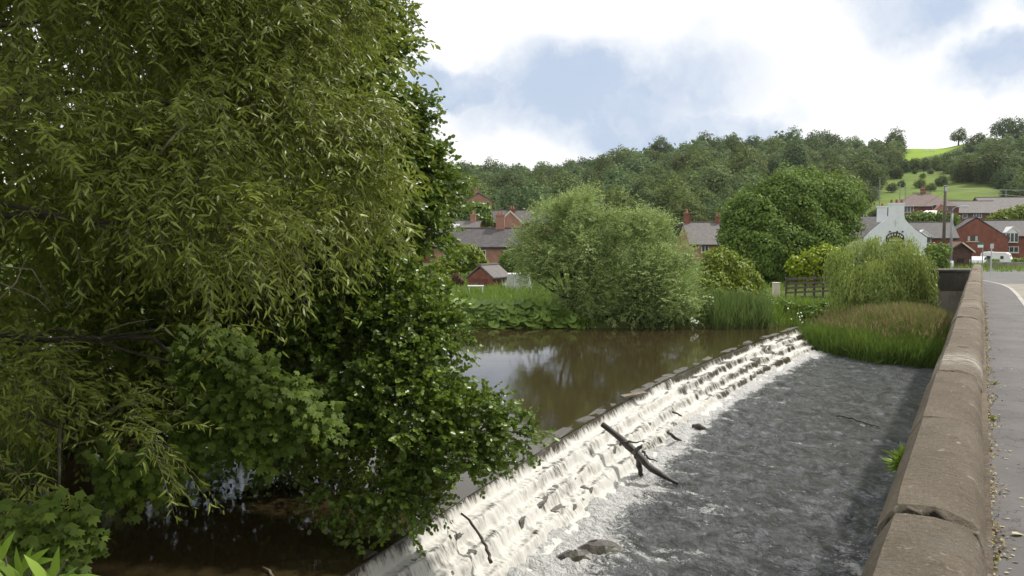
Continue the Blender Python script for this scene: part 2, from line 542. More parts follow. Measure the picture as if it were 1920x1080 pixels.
# terrain
t = NT('ground')
v = t.coord('Object')
b = t.ramp(t.noise(v, 0.6, 6), [(0.3, (0.045, 0.06, 0.018)), (0.6, (0.09, 0.12, 0.03)), (0.8, (0.12, 0.13, 0.045))])
fld = t.attr('field')
rough = t.ramp(t.noise(v, 0.09, 8, 0.65), [(0.3, (0.085, 0.125, 0.03)), (0.55, (0.13, 0.18, 0.04)), (0.75, (0.17, 0.19, 0.06))])
b = t.mix(t.attr('rough'), b, rough)
pas = t.ramp(t.noise(v, 0.05, 4), [(0.3, (0.17, 0.26, 0.030)), (0.7, (0.215, 0.31, 0.04))])
b = t.mix(fld, b, pas)
b = t.mix(t.attr('mud'), b, (0.035, 0.027, 0.017))
t.set(t.bsdf, Base_Color=b, Roughness=1.0, Specular_IOR_Level=0.1)
t.bump(t.noise(v, 6, 6), 0.5, 0.1)
M['ground'] = t.m

# upper pool: brown, smooth, reflective
t = NT('pool_water')
v = t.coord('Object')
t.set(t.bsdf, Base_Color=(0.036, 0.026, 0.012, 1), Roughness=0.035, IOR=1.333, Specular_IOR_Level=0.5)
h = t.math('ADD', t.math('MULTIPLY', t.noise(v, 1.1, 3), 0.6), t.math('MULTIPLY', t.noise(t.coord('Object', (3, 3, 3)), 2.2, 4), 0.25))
t.bump(h, 0.10, 0.05)
M['pool'] = t.m

# lower water: dark, rippled, foam by attribute
t = NT('tail_water')
v = t.coord('Object', (1.0, 0.75, 1.0))
foam = t.attr('foam')
fine = t.noise(v, 9.0, 6, 0.7, 0.6)
fine2 = t.noise(v, 26.0, 4, 0.7, 0.4)
f = t.math('ADD', foam, t.math('ADD', t.math('MULTIPLY', t.math('SUBTRACT', fine, 0.5), 1.3), t.math('MULTIPLY', t.math('SUBTRACT', fine2, 0.5), 1.0)))
ff = t.math('MULTIPLY', t.math('SUBTRACT', f, 0.42), 3.2, True)
col = t.mix(ff, t.mix(t.math('MULTIPLY', t.math('SUBTRACT', t.noise(v, 2.4, 6, 0.7, 0.8), 0.40, True), 3.6, True), (0.075, 0.079, 0.079), (0.215, 0.225, 0.23)), (0.66, 0.66, 0.64))
t.set(t.bsdf, Base_Color=col, Roughness=t.math('ADD', t.math('MULTIPLY', ff, 0.6), 0.06), IOR=1.333)
hh = t.math('ADD', t.math('MULTIPLY', t.noise(v, 5.5, 6, 0.62, 0.8), 1.0), t.math('MULTIPLY', t.noise(v, 16, 4, 0.65), 0.35))
t.bump(hh, 1.0, 0.34)
M['tail'] = t.m

# cascade: foam and glassy streaks, streaked along the fall by its own coordinates (su along the weir, sv down it)
t = NT('cascade_water')
su, sv = t.attr('su'), t.attr('sv')
cx = t.node('ShaderNodeCombineXYZ')
t.l.new(t.math('MULTIPLY', su, 9.0), cx.inputs[0])
t.l.new(t.math('MULTIPLY', sv, 2.2), cx.inputs[1])
st = t.noise(cx.outputs[0], 1.0, 6, 0.65, 0.3)
cx2 = t.node('ShaderNodeCombineXYZ')
t.l.new(t.math('MULTIPLY', su, 30.0), cx2.inputs[0])
t.l.new(t.math('MULTIPLY', sv, 9.0), cx2.inputs[1])
st2 = t.noise(cx2.outputs[0], 1.0, 4, 0.7, 0.4)
f = t.math('ADD', t.attr('foam'), t.math('ADD', t.math('MULTIPLY', t.math('SUBTRACT', st, 0.5), 1.5), t.math('MULTIPLY', t.math('SUBTRACT', st2, 0.5), 0.9)))
ff = t.math('MULTIPLY', t.math('SUBTRACT', f, 0.30), 2.2, True)
col = t.mix(ff, (0.055, 0.046, 0.031), (0.57, 0.56, 0.515))
t.set(t.bsdf, Base_Color=col, Roughness=t.math('ADD', t.math('MULTIPLY', ff, 0.5), 0.1), IOR=1.333)
t.bump(t.math('ADD', t.math('MULTIPLY', st, 0.8), t.math('MULTIPLY', st2, 0.5)), 0.55, 0.04)
M['cascade'] = t.m

# ------------------------------------------------------------------ layout of river, weir and bridge
C0 = np.array((-2.07, 10.06))
WT = np.array((0.486, 0.874))
WN = np.array((0.874, -0.486))
RUN, DROP, NSTEP = 1.35, 0.84, 4
ZL = -DROP
WLEN = 33.0


def bow(s):
    return -0.95 * np.sin(np.pi * np.asarray(s, float) / 33.0)


def W(s, n, z):
    n = n + float(bow(s))
    return (C0[0] + WT[0] * s + WN[0] * n, C0[1] + WT[1] * s + WN[1] * n, z)


BOFF = 0.045
BD = np.array((0.504, 0.8637))          # along the bridge
BR = np.array((0.8637, -0.504))         # to its right
ZDECK = CAMZ - 2.0
ZCOP = CAMZ - 1.09
BROT = -math.atan2(BD[0], BD[1])


def BP(s, r, z):
    return (BD[0] * s + BR[0] * (r + BOFF), BD[1] * s + BR[1] * (r + BOFF), z)


RIVER = np.array([(-7.6, -40), (-7.2, 2), (-7.4, 10), (-8.6, 16), (-14, 24), (-30, 27), (-60, 28), (-60, 40), (-30, 39.5), (-8, 38.6), (-3, 38.4), (3, 38.2), (9, 38.2), (12.6, 39.0),
                  (13.6, 39.4), (14.4, 36), (15.2, 33.0), (17.2, 31.3), (19.2, 31.5), (20.5, 34.5), (21.5, 37.2), (30, 37.0), (40, 33), (70, 20), (80, -40)])


def river_sd(X, Y):
    P = np.stack([X, Y], -1)
    dmin = np.full(X.shape, 1e9)
    inside = np.zeros(X.shape, bool)
    n = len(RIVER)
    for i in range(n):
        a, b = RIVER[i], RIVER[(i + 1) % n]
        e = b - a
        tt = np.clip(((P - a) @ e) / (e @ e), 0, 1)
        q = a + tt[..., None] * e
        dmin = np.minimum(dmin, np.hypot(P[..., 0] - q[..., 0], P[..., 1] - q[..., 1]))
        c = ((a[1] > Y) != (b[1] > Y)) & (X < (b[0] - a[0]) * (Y - a[1]) / (b[1] - a[1] + 1e-12) + a[0])
        inside ^= c
    return np.where(inside, -dmin, dmin)


RX = np.array([-6000, -2500, 0, 500, 860, 1000, 1060, 1150, 1300, 1450, 1600, 1700, 1760, 1800, 1880, 1920, 2200, 5000])
RYp = np.array([400, 372, 352, 336, 326, 330, 328, 304, 280, 268, 265, 262, 262, 253, 243, 248, 240, 330])


def ground_z(X, Y):
    X, Y = np.asarray(X, float), np.asarray(Y, float)
    sd = river_sd(X, Y)
    low = 0.55 + 0.25 * fbm(X * 0.15, Y * 0.15, 3) + 0.012 * np.maximum(Y - 45, 0)
    low = np.minimum(low, 2.2)
    low = np.where((X < -6) & (Y < 33), 1.3 + 0.4 * fbm(X * 0.3, Y * 0.3, 5), low)
    side = sstep(19.6, 21.6, X - 0.33 * (Y - 39)) * sstep(38.5, 39.6, Y)
    L = low * (1 - side) + (ZDECK - 0.17 - 1.5 * sstep(62, 108, Y)) * side
    isl_ = sstep(12.8, 14.2, X) * sstep(43.0, 39.0, Y)
    bank = (-0.05 + 0.45 * sd) * (1 - isl_) + (-0.72 + 0.10 * sd) * isl_
    z = np.where(sd < 0, np.maximum(-2.2, -0.1 + sd * 0.9), np.minimum(L, bank + 0.06))
    z = np.where((X > 13.2) & (Y < 43.5) & (sd < 0), np.maximum(-2.4, -0.75 + sd * 0.9), z)
    D = np.hypot(X, Y)
    azp = np.where(Y > 1, 960 + F * X / np.maximum(Y, 1), np.where(X > 0, 5000, -6000))
    rid = np.interp(azp, RX, RYp)
    Rr = 420.0
    zr = (451 - rid) / F * Rr * 0.98
    tt = np.clip((Y - 112) / (Rr - 112), 0, None)
    f = np.where(tt < 1, tt ** 1.25, np.maximum(1.0 - 0.12 * (tt - 1), 0.6))
    z = z + zr * f + np.where(tt > 0.02, 1.2 * (fbm(X * 0.02, Y * 0.02, 9) - 0.5) * np.minimum(tt * 8, 1), 0)
    return z


def gz(x, y):
    return float(ground_z(np.array([x]), np.array([y]))[0])


def poly_in(poly, x, y):
    ins = np.zeros(np.shape(x), bool)
    n = len(poly)
    for i in range(n):
        (ax, ay), (bx, by) = poly[i], poly[(i + 1) % n]
        ins ^= ((ay > y) != (by > y)) & (x < (bx - ax) * (y - ay) / (by - ay + 1e-9) + ax)
    return ins


FIELD = [(1690, 305), (1705, 272), (1760, 262), (1812, 250), (1815, 268), (1780, 284), (1735, 296)]
ROUGH = [(1600, 420), (1640, 388), (1656, 338), (1690, 322), (1766, 320), (1778, 345), (1870, 350), (1870, 378), (1700, 372), (1690, 420)]


def axis(segs):
    out = [segs[0][0]]
    for a, b, st in segs:
        n = max(1, int(round((b - a) / st)))
        out.extend(list(a + (b - a) * np.arange(1, n + 1) / n))
    return np.array(out)


gx = axis([(-4000, -600, 400), (-600, -100, 25), (-100, -32, 4), (-32, 34, 0.55), (34, 120, 3), (120, 340, 4.5), (340, 700, 25), (700, 4000, 400)])
gy = axis([(-3000, -200, 400), (-200, -20, 15), (-20, 0, 2), (0, 48, 0.55), (48, 130, 3), (130, 440, 4.5), (440, 900, 30), (900, 6000, 400)])
GX, GY = np.meshgrid(gx, gy, indexing='xy')
GZ = ground_z(GX, GY)
ny_, nx_ = GX.shape
idx = np.arange(nx_ * ny_).reshape(ny_, nx_)
quads = np.stack([idx[:-1, :-1], idx[:-1, 1:], idx[1:, 1:], idx[1:, :-1]], -1).reshape(-1, 4)
P = np.stack([GX, GY, GZ], -1).reshape(-1, 3)
qx, qy = proj(np.where(P[:, 1:2] > 5, P, np.array([[0, 5.0, 0]])))
far = (P[:, 1] > 120) & (P[:, 1] < 440)
fld = (poly_in(FIELD, qx, qy) & far & (P[:, 1] > 250)).astype(float)
rgh = (poly_in(ROUGH, qx, qy) & far).astype(float)
mud = sstep(0.35, -0.2, river_sd(P[:, 0], P[:, 1]))
ground = link('ground', np_mesh('ground', P, [quads], M['ground'], {'field': fld, 'rough': rgh, 'mud': mud}, smooth=True))
tag(ground, kind='structure')

# upper pool
_c = [W(s, 0.03, 0) for s in np.linspace(-14, 34.2, 40)]
pool = MB().add(_c + [(12, 46, 0), (-70, 60, 0), (-70, -10, 0)], [tuple(range(43))]).build('pool_water', M['pool'])
tag(pool, kind='structure')

# lower river, a displaced grid between the weir foot and beyond the bridge
sA = axis([(-12, -6, 0.3), (-6, 12, 0.065), (12, 36, 0.12)])
nA = axis([(RUN - 0.35, RUN + 7.5, 0.055), (RUN + 7.5, RUN + 40, 1.2)])
S_, N_ = np.meshgrid(sA, nA, indexing='ij')
wave = (fbm(S_ * 1.1, N_ * 2.0, 21, 4) - 0.5) * 0.20 + (fbm(S_ * 3.2, N_ * 4.5, 25, 3) - 0.5) * 0.17
dist = N_ - RUN
amp = 0.45 + 0.9 * np.exp(-np.maximum(dist, 0) / 0.8) + 0.9 * sstep(9, 2, S_) * sstep(2.5, 5.0, dist)
wave = wave * amp * sstep(20, 8, dist)
width = 0.34 + 0.62 * sstep(14, 0, S_) * (0.5 + 0.9 * fbm(S_ * 0.9, N_ * 0 + 3, 31, 2))
foam = 1.55 * np.exp(-np.maximum(dist - 0.05, 0) / width)
foam += 0.55 * np.clip(fbm(S_ * 1.2, N_ * 0.55, 41, 5, 0.6) - 0.52, 0, 1) * 3.0 * sstep(14, -2, S_) * sstep(8, 0, dist)
foam += 1.15 * sstep(9.5, 2.5, S_) * sstep(3.2, 5.2, dist) * np.clip(fbm(S_ * 0.9, N_ * 0.9, 51, 5, 0.6) - 0.40, 0, 1) * 3.4
foam += 0.42 * np.clip(fbm(S_ * 3.0, N_ * 1.2, 61, 4, 0.65) - 0.50, 0, 1) * 4
foam = np.clip(foam, 0, 1.35) - 0.08
NB = N_ + bow(S_)
PX = C0[0] + WT[0] * S_ + WN[0] * NB
PY = C0[1] + WT[1] * S_ + WN[1] * NB
V = np.stack([PX, PY, ZL + wave], -1).reshape(-1, 3)
idx = np.arange(V.shape[0]).reshape(S_.shape)
q = np.stack([idx[:-1, :-1], idx[1:, :-1], idx[1:, 1:], idx[:-1, 1:]], -1).reshape(-1, 4)[:, ::-1]
riv = link('river_water', np_mesh('river_water', V, [q], M['tail'], {'foam': foam.ravel()}, smooth=True))
tag(riv, kind='structure')

# ------------------------------------------------------------------ weir: stones under a sheet of falling water
weir = thing('weir', 'long stepped stone weir slanting across the river under white falling water', 'weir', W(15, 0.6, -1.2))
STEPN = [0.0, 0.36, 0.72, 1.06]
STEPZ = [0.0, -0.21, -0.42, -0.63]
m = MB()
for i in range(4):
    n0 = -0.5 if i == 0 else STEPN[i - 1] - 0.02 * i
    a, b = W(-10, n0, 0), W(WLEN + 0.4, n0, 0)
    n1 = STEPN[i] - 0.06 - 0.002 * i
    c, d = W(WLEN + 0.4, n1, 0), W(-10, n1, 0)
    zt = STEPZ[i] - 0.13
    for s0 in np.arange(-10, WLEN + 0.4, 2.0):
        s1 = min(s0 + 2.0, WLEN + 0.4)
        q4 = [W(s0, n0, 0), W(s1, n0, 0), W(s1, n1, 0), W(s0, n1, 0)]
        m.add([(p[0], p[1], z) for z in (-2.2, zt) for p in q4],
              [(4, 5, 6, 7), (0, 1, 5, 4), (2, 3, 7, 6)])
m.build('weir_core', M['wetstone'], weir, world=True)


def stone_mesh(k):
    r = np.random.default_rng(100 + k)
    mb = MB().box(-0.5, 0.5, -0.5, 0.5, -0.5, 0.5)
    me = bpy.data.meshes.new('weir_stone')
    vs = [tuple(np.array(p) + r.normal(0, 0.06, 3)) for p in mb.v]
    # bevelled top: inset ring
    top = [4, 5, 6, 7]
    ins = [tuple(np.array(vs[i]) * np.array((0.84, 0.8, 1)) + np.array((0, 0, 0.12 + r.normal(0, 0.03)))) for i in top]
    fs = [f for f in mb.f if f != (4, 5, 6, 7)]
    b = len(vs)
    vs += ins
    fs += [(b, b + 1, b + 2, b + 3)] + [(4 + i, 4 + (i + 1) % 4, b + (i + 1) % 4, b + i) for i in range(4)]
    me.from_pydata(vs, [], fs)
    me.materials.append(M['wetstone'])
    me.update()
    return me


SM = [stone_mesh(k) for k in range(6)]
WROT = math.atan2(WT[1], WT[0])
wl0 = weir.location
for i in range(4):
    s = -6.0
    while s < WLEN + 0.2:
        ln = 0.34 + 0.3 * random.random() if i else 0.5 + 0.5 * random.random()
        if i == 0 or s > -1:
            exposed = random.random() < (0.85 if i == 0 else 0.01 + 0.17 * float(sstep(8, 28, s)))
            dz = random.uniform(-0.02, 0.035) if exposed else random.uniform(-0.10, -0.05)
            if i == 0:
                dz += 0.0 if s > 6 else -0.02
            o = link('crest_stone' if i == 0 else 'step_stone', random.choice(SM), weir)
            p = W(s + ln / 2, STEPN[i] - 0.13 + random.uniform(-0.05, 0.03), STEPZ[i] - 0.145 + dz)
            o.location = (p[0] - wl0.x, p[1] - wl0.y, p[2] - wl0.z)
            o.rotation_euler = (random.uniform(-.06, .06), random.uniform(-.06, .06), WROT + math.atan(0.0904 * math.cos(math.pi * s / 33)) + random.uniform(-.05, .05))
            o.scale = (ln * 1.0, 0.25 + random.uniform(-.03, .04), 0.24)
        s += ln + 0.02 + (0.03 if random.random() < 0.3 else 0)

# cascade sheet
sA = axis([(-9, -3, 0.08), (-3, 6, 0.02), (6, 16, 0.034), (16, WLEN + 0.35, 0.05)])
nA = axis([(-0.10, RUN + 0.16, 0.019)])
S_, N_ = np.meshgrid(sA, nA, indexing='ij')
flow = fbm(S_ * 0.55, S_ * 0 + 0.5, 71, 4)                    # how much water spills where
nearness = sstep(24, 6, S_)
Z = np.zeros_like(S_)
fo = np.zeros_like(S_)
for i in range(4):
    jag = (fbm(S_ * 2.6, S_ * 0 + i * 7, 81 + i, 2, 0.5) - 0.5) * 0.12 + (fbm(S_ * 0.45, S_ * 0 + i * 3, 91, 2) - 0.5) * 0.10
    th = 0.10 + 0.11 * vnoise(S_ * 1.7, S_ * 0 + i, 101)
    u = (N_ - (STEPN[i] + jag * (0.35 if i == 0 else 1.0))) / th
    Z -= DROP / 4 * sstep(0, 1, u)
    local = vnoise(S_ * 3.1, S_ * 0 + 11 * i, 111) * 0.6 + vnoise(S_ * 9, S_ * 0 + 5 * i, 121) * 0.4
    face = np.exp(-((u - 0.45) / 0.5) ** 2)
    fo -= face * (0.70 - 0.47 * nearness) * (0.35 + 1.1 * vnoise(S_ * 0.5, S_ * 0 + 2.7 * i, 151)) * (0.25 + 1.25 * (1 - local))
    fo -= np.exp(-((u + 0.45) / 0.45) ** 2) * 0.50 * (0.4 + local)      # glassy lip
    fo += np.exp(-((u - 1.5) / 0.55) ** 2) * 0.35                       # churn where it lands
base_f = 0.72 + 0.20 * (1 - nearness) + 0.22 * nearness + 0.30 * (flow - 0.5)
fo = fo + base_f
fo = fo - 1.1 * sstep(0.10, -0.06, N_)                                   # clear water above the crest
fo = fo - 0.95 * sstep(-0.3, -2.2, S_) * sstep(0.55, 0.1, N_)           # thin curtain at the near end
lump = (fbm(S_ * 5, N_ * 5, 131, 4, 0.6) - 0.5)
Z = Z + lump * 0.12 * sstep(0.1, 0.4, N_) + (fbm(S_ * 13, N_ * 4, 141, 3) - 0.5) * 0.05 * sstep(0.02, 0.2, N_)
Z = Z - 0.035 * sstep(0.45, 0.7, 1 - flow) * sstep(0.0, 0.1, N_) - 0.012
Z = np.where(N_ < 0.02, np.minimum(Z, 0.004), Z)
Z = np.maximum(Z, ZL - 0.02 + 0.05 * lump) - 0.16 * sstep(RUN - 0.05, RUN + 0.14, N_)
arc = np.cumsum(np.hypot(np.diff(N_, axis=1, prepend=N_[:, :1]), np.diff(Z, axis=1, prepend=Z[:, :1])), axis=1)
NB = N_ + bow(S_)
V = np.stack([C0[0] + WT[0] * S_ + WN[0] * NB, C0[1] + WT[1] * S_ + WN[1] * NB, Z], -1).reshape(-1, 3)
idx = np.arange(V.shape[0]).reshape(S_.shape)
q = np.stack([idx[:-1, :-1], idx[1:, :-1], idx[1:, 1:], idx[:-1, 1:]], -1).reshape(-1, 4)[:, ::-1]
casc = link('falling_water', np_mesh('falling_water', V, [q], M['cascade'], {'foam': fo.ravel(), 'su': S_.ravel(), 'sv': arc.ravel()}, smooth=True))
tag(casc, 'white foaming water tumbling down the steps of the weir', 'water', kind='stuff')

# ------------------------------------------------------------------ bridge: deck, spandrel, parapet with coping stones, pavement, kerb, road
bridge = thing('bridge', 'old stone road bridge with heavy sandstone coping on its parapet', 'bridge', (BR[0] * BOFF, BR[1] * BOFF, 0), BROT)
# local frame of the bridge: x = right, y = along
m = MB()
m.box(-0.36, 9.0, -12, 44, ZDECK - 0.75, ZDECK - 0.02)
m.build('deck', M['concrete'], bridge)
m = MB()
for y in (-9.0, 13.5, 28.5):
    m.box(-0.3, 8.9, y, y + 1.6, -3.0, ZDECK - 0.76)
m.build('pier', M['darkwall'], bridge)
m = MB()
m.box(-0.36, -0.02, -12, 43.2, ZDECK - 0.02, ZCOP - 0.13)
m.build('parapet_wall', M['coping'], bridge)
m = MB()
m.box(-0.02, 0.03, -12, 43.2, ZDECK - 0.02, ZCOP - 0.16)
m.build('inner_facing', M['coping'], bridge)


def coping_mesh(L, k, lime):
    """a weathered stone, chamfered on the river side and rounded on the road side"""
    r = np.random.default_rng(500 + k)
    prof = np.array([(-0.40, -0.16), (-0.43, -0.128), (-0.418, -0.105), (-0.385, -0.055), (-0.352, -0.006), (-0.31, 0.0), (-0.25, 0.004), (-0.19, 0.004),
                     (-0.13, 0.0), (-0.085, -0.012), (-0.050, -0.032), (-0.025, -0.062), (-0.012, -0.10), (0.0, -0.135), (0.004, -0.16)])
    ny = max(10, int(L / 0.07))
    ys = np.concatenate(([0.004, 0.012, 0.024, 0.04], np.linspace(0.06, L - 0.06, ny), [L - 0.04, L - 0.024, L - 0.012, L - 0.004]))
    ny = len(ys)
    V = []
    lim = []
    joint_shade = []
    for j, y in enumerate(ys):
        e = min(y, L - y)
        rd = 0.010 * math.exp(-e / 0.014) + 0.003 * math.exp(-e / 0.06)
        for i, (p, q_) in enumerate(prof):
            nz = (fbm(np.array([y * 2.2 + k * 9]), np.array([i * 0.45 + k]), 7, 4)[0] - 0.5)
            chip = -0.022 if (e < 0.03 and fbm(np.array([i * 0.6 + k * 3]), np.array([k * 1.7 + (0 if y < L / 2 else 5)]), 3, 3)[0] > 0.56) else 0
            p *= 0.915
            V.append((p + nz * 0.014 * (1 if i < 5 else 0.6) + rd * (0.8 if p < -0.2 else -0.8), y, q_ + nz * 0.020 - rd + chip))
            lim.append(lime * math.exp(-((y - L * 0.45) / 0.42) ** 2))
            joint_shade.append(min(1.0, 1.25 * math.exp(-(e / (0.016 + 0.012 * abs(nz))) ** 2)))  # painted dark towards each end, standing in for shade in the gap
    n = len(prof)
    V = np.array(V)
    idx = np.arange(len(V)).reshape(ny, n)
    q_ = np.stack([idx[:-1, :-1], idx[:-1, 1:], idx[1:, 1:], idx[1:, :-1]], -1).reshape(-1, 4)[:, ::-1]
    ends = [np.arange(n)[None, :], (np.arange(n) + (ny - 1) * n)[None, ::-1]]
    return np_mesh('coping_stone', V, [q_] + ends, M['coping'], {'lime': np.array(lim), 'joint_shade': np.array(joint_shade)}, smooth=True, sharp=24)


joints = [-11.0, -8.9, -6.8, -4.7, -2.6, -0.4, 1.6, 3.56, 5.52, 7.55, 9.35, 11.3, 13.2, 15.0, 17.0, 19.1, 21.0, 23.1, 25.0, 27.2, 29.1, 31.2, 33.1, 35.2, 37.3, 39.2, 41.3, 43.2]
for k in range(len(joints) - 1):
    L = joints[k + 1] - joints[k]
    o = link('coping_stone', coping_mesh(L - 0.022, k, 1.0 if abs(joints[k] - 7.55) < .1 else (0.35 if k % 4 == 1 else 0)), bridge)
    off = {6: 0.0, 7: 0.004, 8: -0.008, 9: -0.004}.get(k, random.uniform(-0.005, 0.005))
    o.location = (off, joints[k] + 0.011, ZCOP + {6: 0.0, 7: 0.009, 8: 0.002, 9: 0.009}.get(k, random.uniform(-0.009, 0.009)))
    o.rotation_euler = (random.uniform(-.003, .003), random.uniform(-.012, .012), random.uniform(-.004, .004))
# mortar left in the joints
for j in joints[1:-1]:
    MB().box(-0.295, -0.09, j - 0.009, j + 0.009, ZCOP - 0.12, ZCOP - 0.055).build('mortar', M['darkwall'], bridge)

# pavement, kerb and road (setting)
def strip(name, inner, outer, mat, z, parts_struct=True):
    n = len(inner)
    V = [BP(s, r, z) for s, r in inner] + [BP(s, r, z) for s, r in outer]
    f = [(i, i + 1, n + i + 1, n + i)[::-1] for i in range(n - 1)]
    o = MB().add(V, f).build(name, mat)
    return tag(o, kind='structure')


ss = [-12, 0, 10, 20, 30, 36, 40, 43, 46, 49, 52]
kr = [1.15, 1.15, 1.15, 1.14, 1.12, 1.08, 0.98, 0.75, 0.2, -0.9, -2.6]
strip('pavement', [(s, 0.03 if s < 43.2 else (-0.3 if s < 46.5 else -3.5)) for s in ss], list(zip(ss, kr)), M['pavement'], ZDECK)
# kerb stones, each its own piece
kerb = tag(bpy.data.objects.new('kerb', None), kind='structure')
COL.objects.link(kerb)
s = -6.0
while s < 51:
    e = s + 0.9
    r0, r1 = np.interp(s + 0.01, ss, kr), np.interp(e - 0.01, ss, kr)
    m = MB()
    q4 = [BP(s + 0.01, r0, 0), BP(e - 0.01, r1, 0), BP(e - 0.01, r1 + 0.125, 0), BP(s + 0.01, r0 + 0.125, 0)]
    zt = ZDECK + 0.006 + random.uniform(-.002, .003)
    m.add([(p[0], p[1], z) for z in (ZDECK - 0.13, zt) for p in q4], [(0, 1, 2, 3), (4, 7, 6, 5), (0, 4, 5, 1), (1, 5, 6, 2), (2, 6, 7, 3), (3, 7, 4, 0)])
    m.build('kerb_stone', M['kerb'], kerb)
    s = e
strip('road', [(s, k + 0.125) for s, k in zip(ss, kr)] , [(s, 8.4 if s < 45 else 8.4 + (s - 45) * 2.2) for s in ss], M['road'], ZDECK - 0.11)
rd = MB().add([BP(51.9, -2.6, ZDECK - 0.106), BP(51.9, 24, ZDECK - 0.106), (110, 52, ZDECK - 0.106), (110, 57, ZDECK - 0.106), (60, 61.2, ZDECK - 0.106), (31.5, 61.2, ZDECK - 0.106), (26, 56, ZDECK - 0.106), (21.5, 45.6, ZDECK - 0.106)], [tuple(range(8))[::-1]]).build('road', M['road'])
tag(rd, kind='structure')

# ------------------------------------------------------------------ foliage kit
T_LANCE = (np.array([(0, 0, 0), (0.28, 0.5, 0.02), (0.28, -0.5, 0.02), (0.68, 0.36, -0.06), (0.68, -0.36, -0.06), (1, 0, -0.2)]), [np.array([[0, 2, 1], [3, 4, 5]]), np.array([[1, 2, 4, 3]])])
T_ROUND = (np.array([(0, 0, 0), (0.3, 0.46, 0.10), (0.78, 0.40, 0.08), (1, 0, -0.04), (0.78, -0.40, 0.08), (0.3, -0.46, 0.10)]), [np.array([[0, 3, 2, 1], [0, 5, 4, 3]])])
T_QUAD = (np.array([(0, 0, 0), (0.5, 0.5, 0.12), (1, 0, 0), (0.5, -0.5, 0.12)]), [np.array([[0, 3, 2, 1]])])
T_BLADE = (np.array([(0, 0.5, 0), (0, -0.5, 0), (0.55, -0.35, 0.10), (0.55, 0.35, 0.10), (1, 0, 0.38)]), [np.array([[0, 1, 2, 3]]), np.array([[3, 2, 4]])])
# five-lobed leaf
_a = []
for k in range(5):
    ang = (k - 2) * 0.62
    rl = (0.72, 0.9, 1.0, 0.9, 0.72)[k]
    _a.append((0.12 + rl * 0.88 * math.cos(ang), rl * 0.62 * math.sin(ang) * 1.25, -0.05 * abs(k - 2)))
    if k < 4:
        an = ang + 0.31
        _a.append((0.12 + 0.56 * math.cos(an), 0.56 * 0.78 * math.sin(an), 0.05))
T_LOBE = (np.array([(0, 0, 0)] + _a + [(0.12, 0, 0.06)]), [np.array([[10, 0, 1], [10, 9, 0]] + [[10, i, i + 1] for i in range(1, 9)])])
# large round butterbur leaf, cupped and notched at the stalk
_b = [(0, 0, 0)]
for k in range(11):
    ang = -2.65 + 5.3 * k / 10
    _b.append((math.cos(ang) * 0.5 * (1 + 0.05 * (-1) ** k), math.sin(ang) * 0.5, 0.10 + 0.035 * (-1) ** k))
T_DISC = (np.array(_b), [np.array([[0, k, k + 1] for k in range(1, 11)])])


def leaf_mesh(name, pos, ax, nr, ln, wd, tmpl, mat, rnd, origin=(0, 0, 0)):
    TV, TF = tmpl
    n = len(pos)
    ax = unit(ax)
    side = unit(np.cross(nr, ax))
    nn = np.cross(ax, side)
    ln = np.broadcast_to(ln, (n,))
    wd = np.broadcast_to(wd, (n,))
    V = (pos - np.asarray(origin))[:, None, :] + ax[:, None, :] * (TV[None, :, 0:1] * ln[:, None, None]) \
        + side[:, None, :] * (TV[None, :, 1:2] * wd[:, None, None]) + nn[:, None, :] * (TV[None, :, 2:3] * ln[:, None, None])
    k = len(TV)
    offs = (np.arange(n) * k)[:, None, None]
    fl = [(f[None] + offs).reshape(-1, f.shape[1]) for f in TF]
    return np_mesh(name, V.reshape(-1, 3), fl, mat, {'rnd': np.repeat(rnd, k)})


def leaves(name, parent, pos, ax, nr, ln, wd, tmpl, mat, rnd, kind='stuff'):
    o = link(name, leaf_mesh(name, pos, ax, nr, ln, wd, tmpl, mat, rnd, origin=parent.location if parent else (0, 0, 0)), parent)
    if kind:
        o['kind'] = kind
    return o


def leaf_parts(parent, pos, ax, nr, ln, wd, tmpl, mat, rnd, name='leaf'):
    """single leaves as parts, sharing a few meshes"""
    shared = []
    for k in range(4):
        shared.append(leaf_mesh(name, np.zeros((1, 3)), np.array([[1., 0, 0]]), np.array([[0, 0, 1.]]), np.ones(1), np.ones(1), tmpl, mat, np.array([0.15 + 0.25 * k])))
    ax = unit(ax)
    side = unit(np.cross(nr, ax))
    nn = np.cross(ax, side)
    for i in range(len(pos)):
        o = link(name, shared[min(3, int(rnd[i] * 4))], parent)
        Mx = Matrix(((ax[i][0] * ln[i], side[i][0] * wd[i], nn[i][0] * ln[i], pos[i][0] - parent.location.x),
                     (ax[i][1] * ln[i], side[i][1] * wd[i], nn[i][1] * ln[i], pos[i][1] - parent.location.y),
                     (ax[i][2] * ln[i], side[i][2] * wd[i], nn[i][2] * ln[i], pos[i][2] - parent.location.z), (0, 0, 0, 1)))
        o.matrix_local = Mx


def rdir(n, r=rng):
    return unit(r.normal(size=(n, 3)))


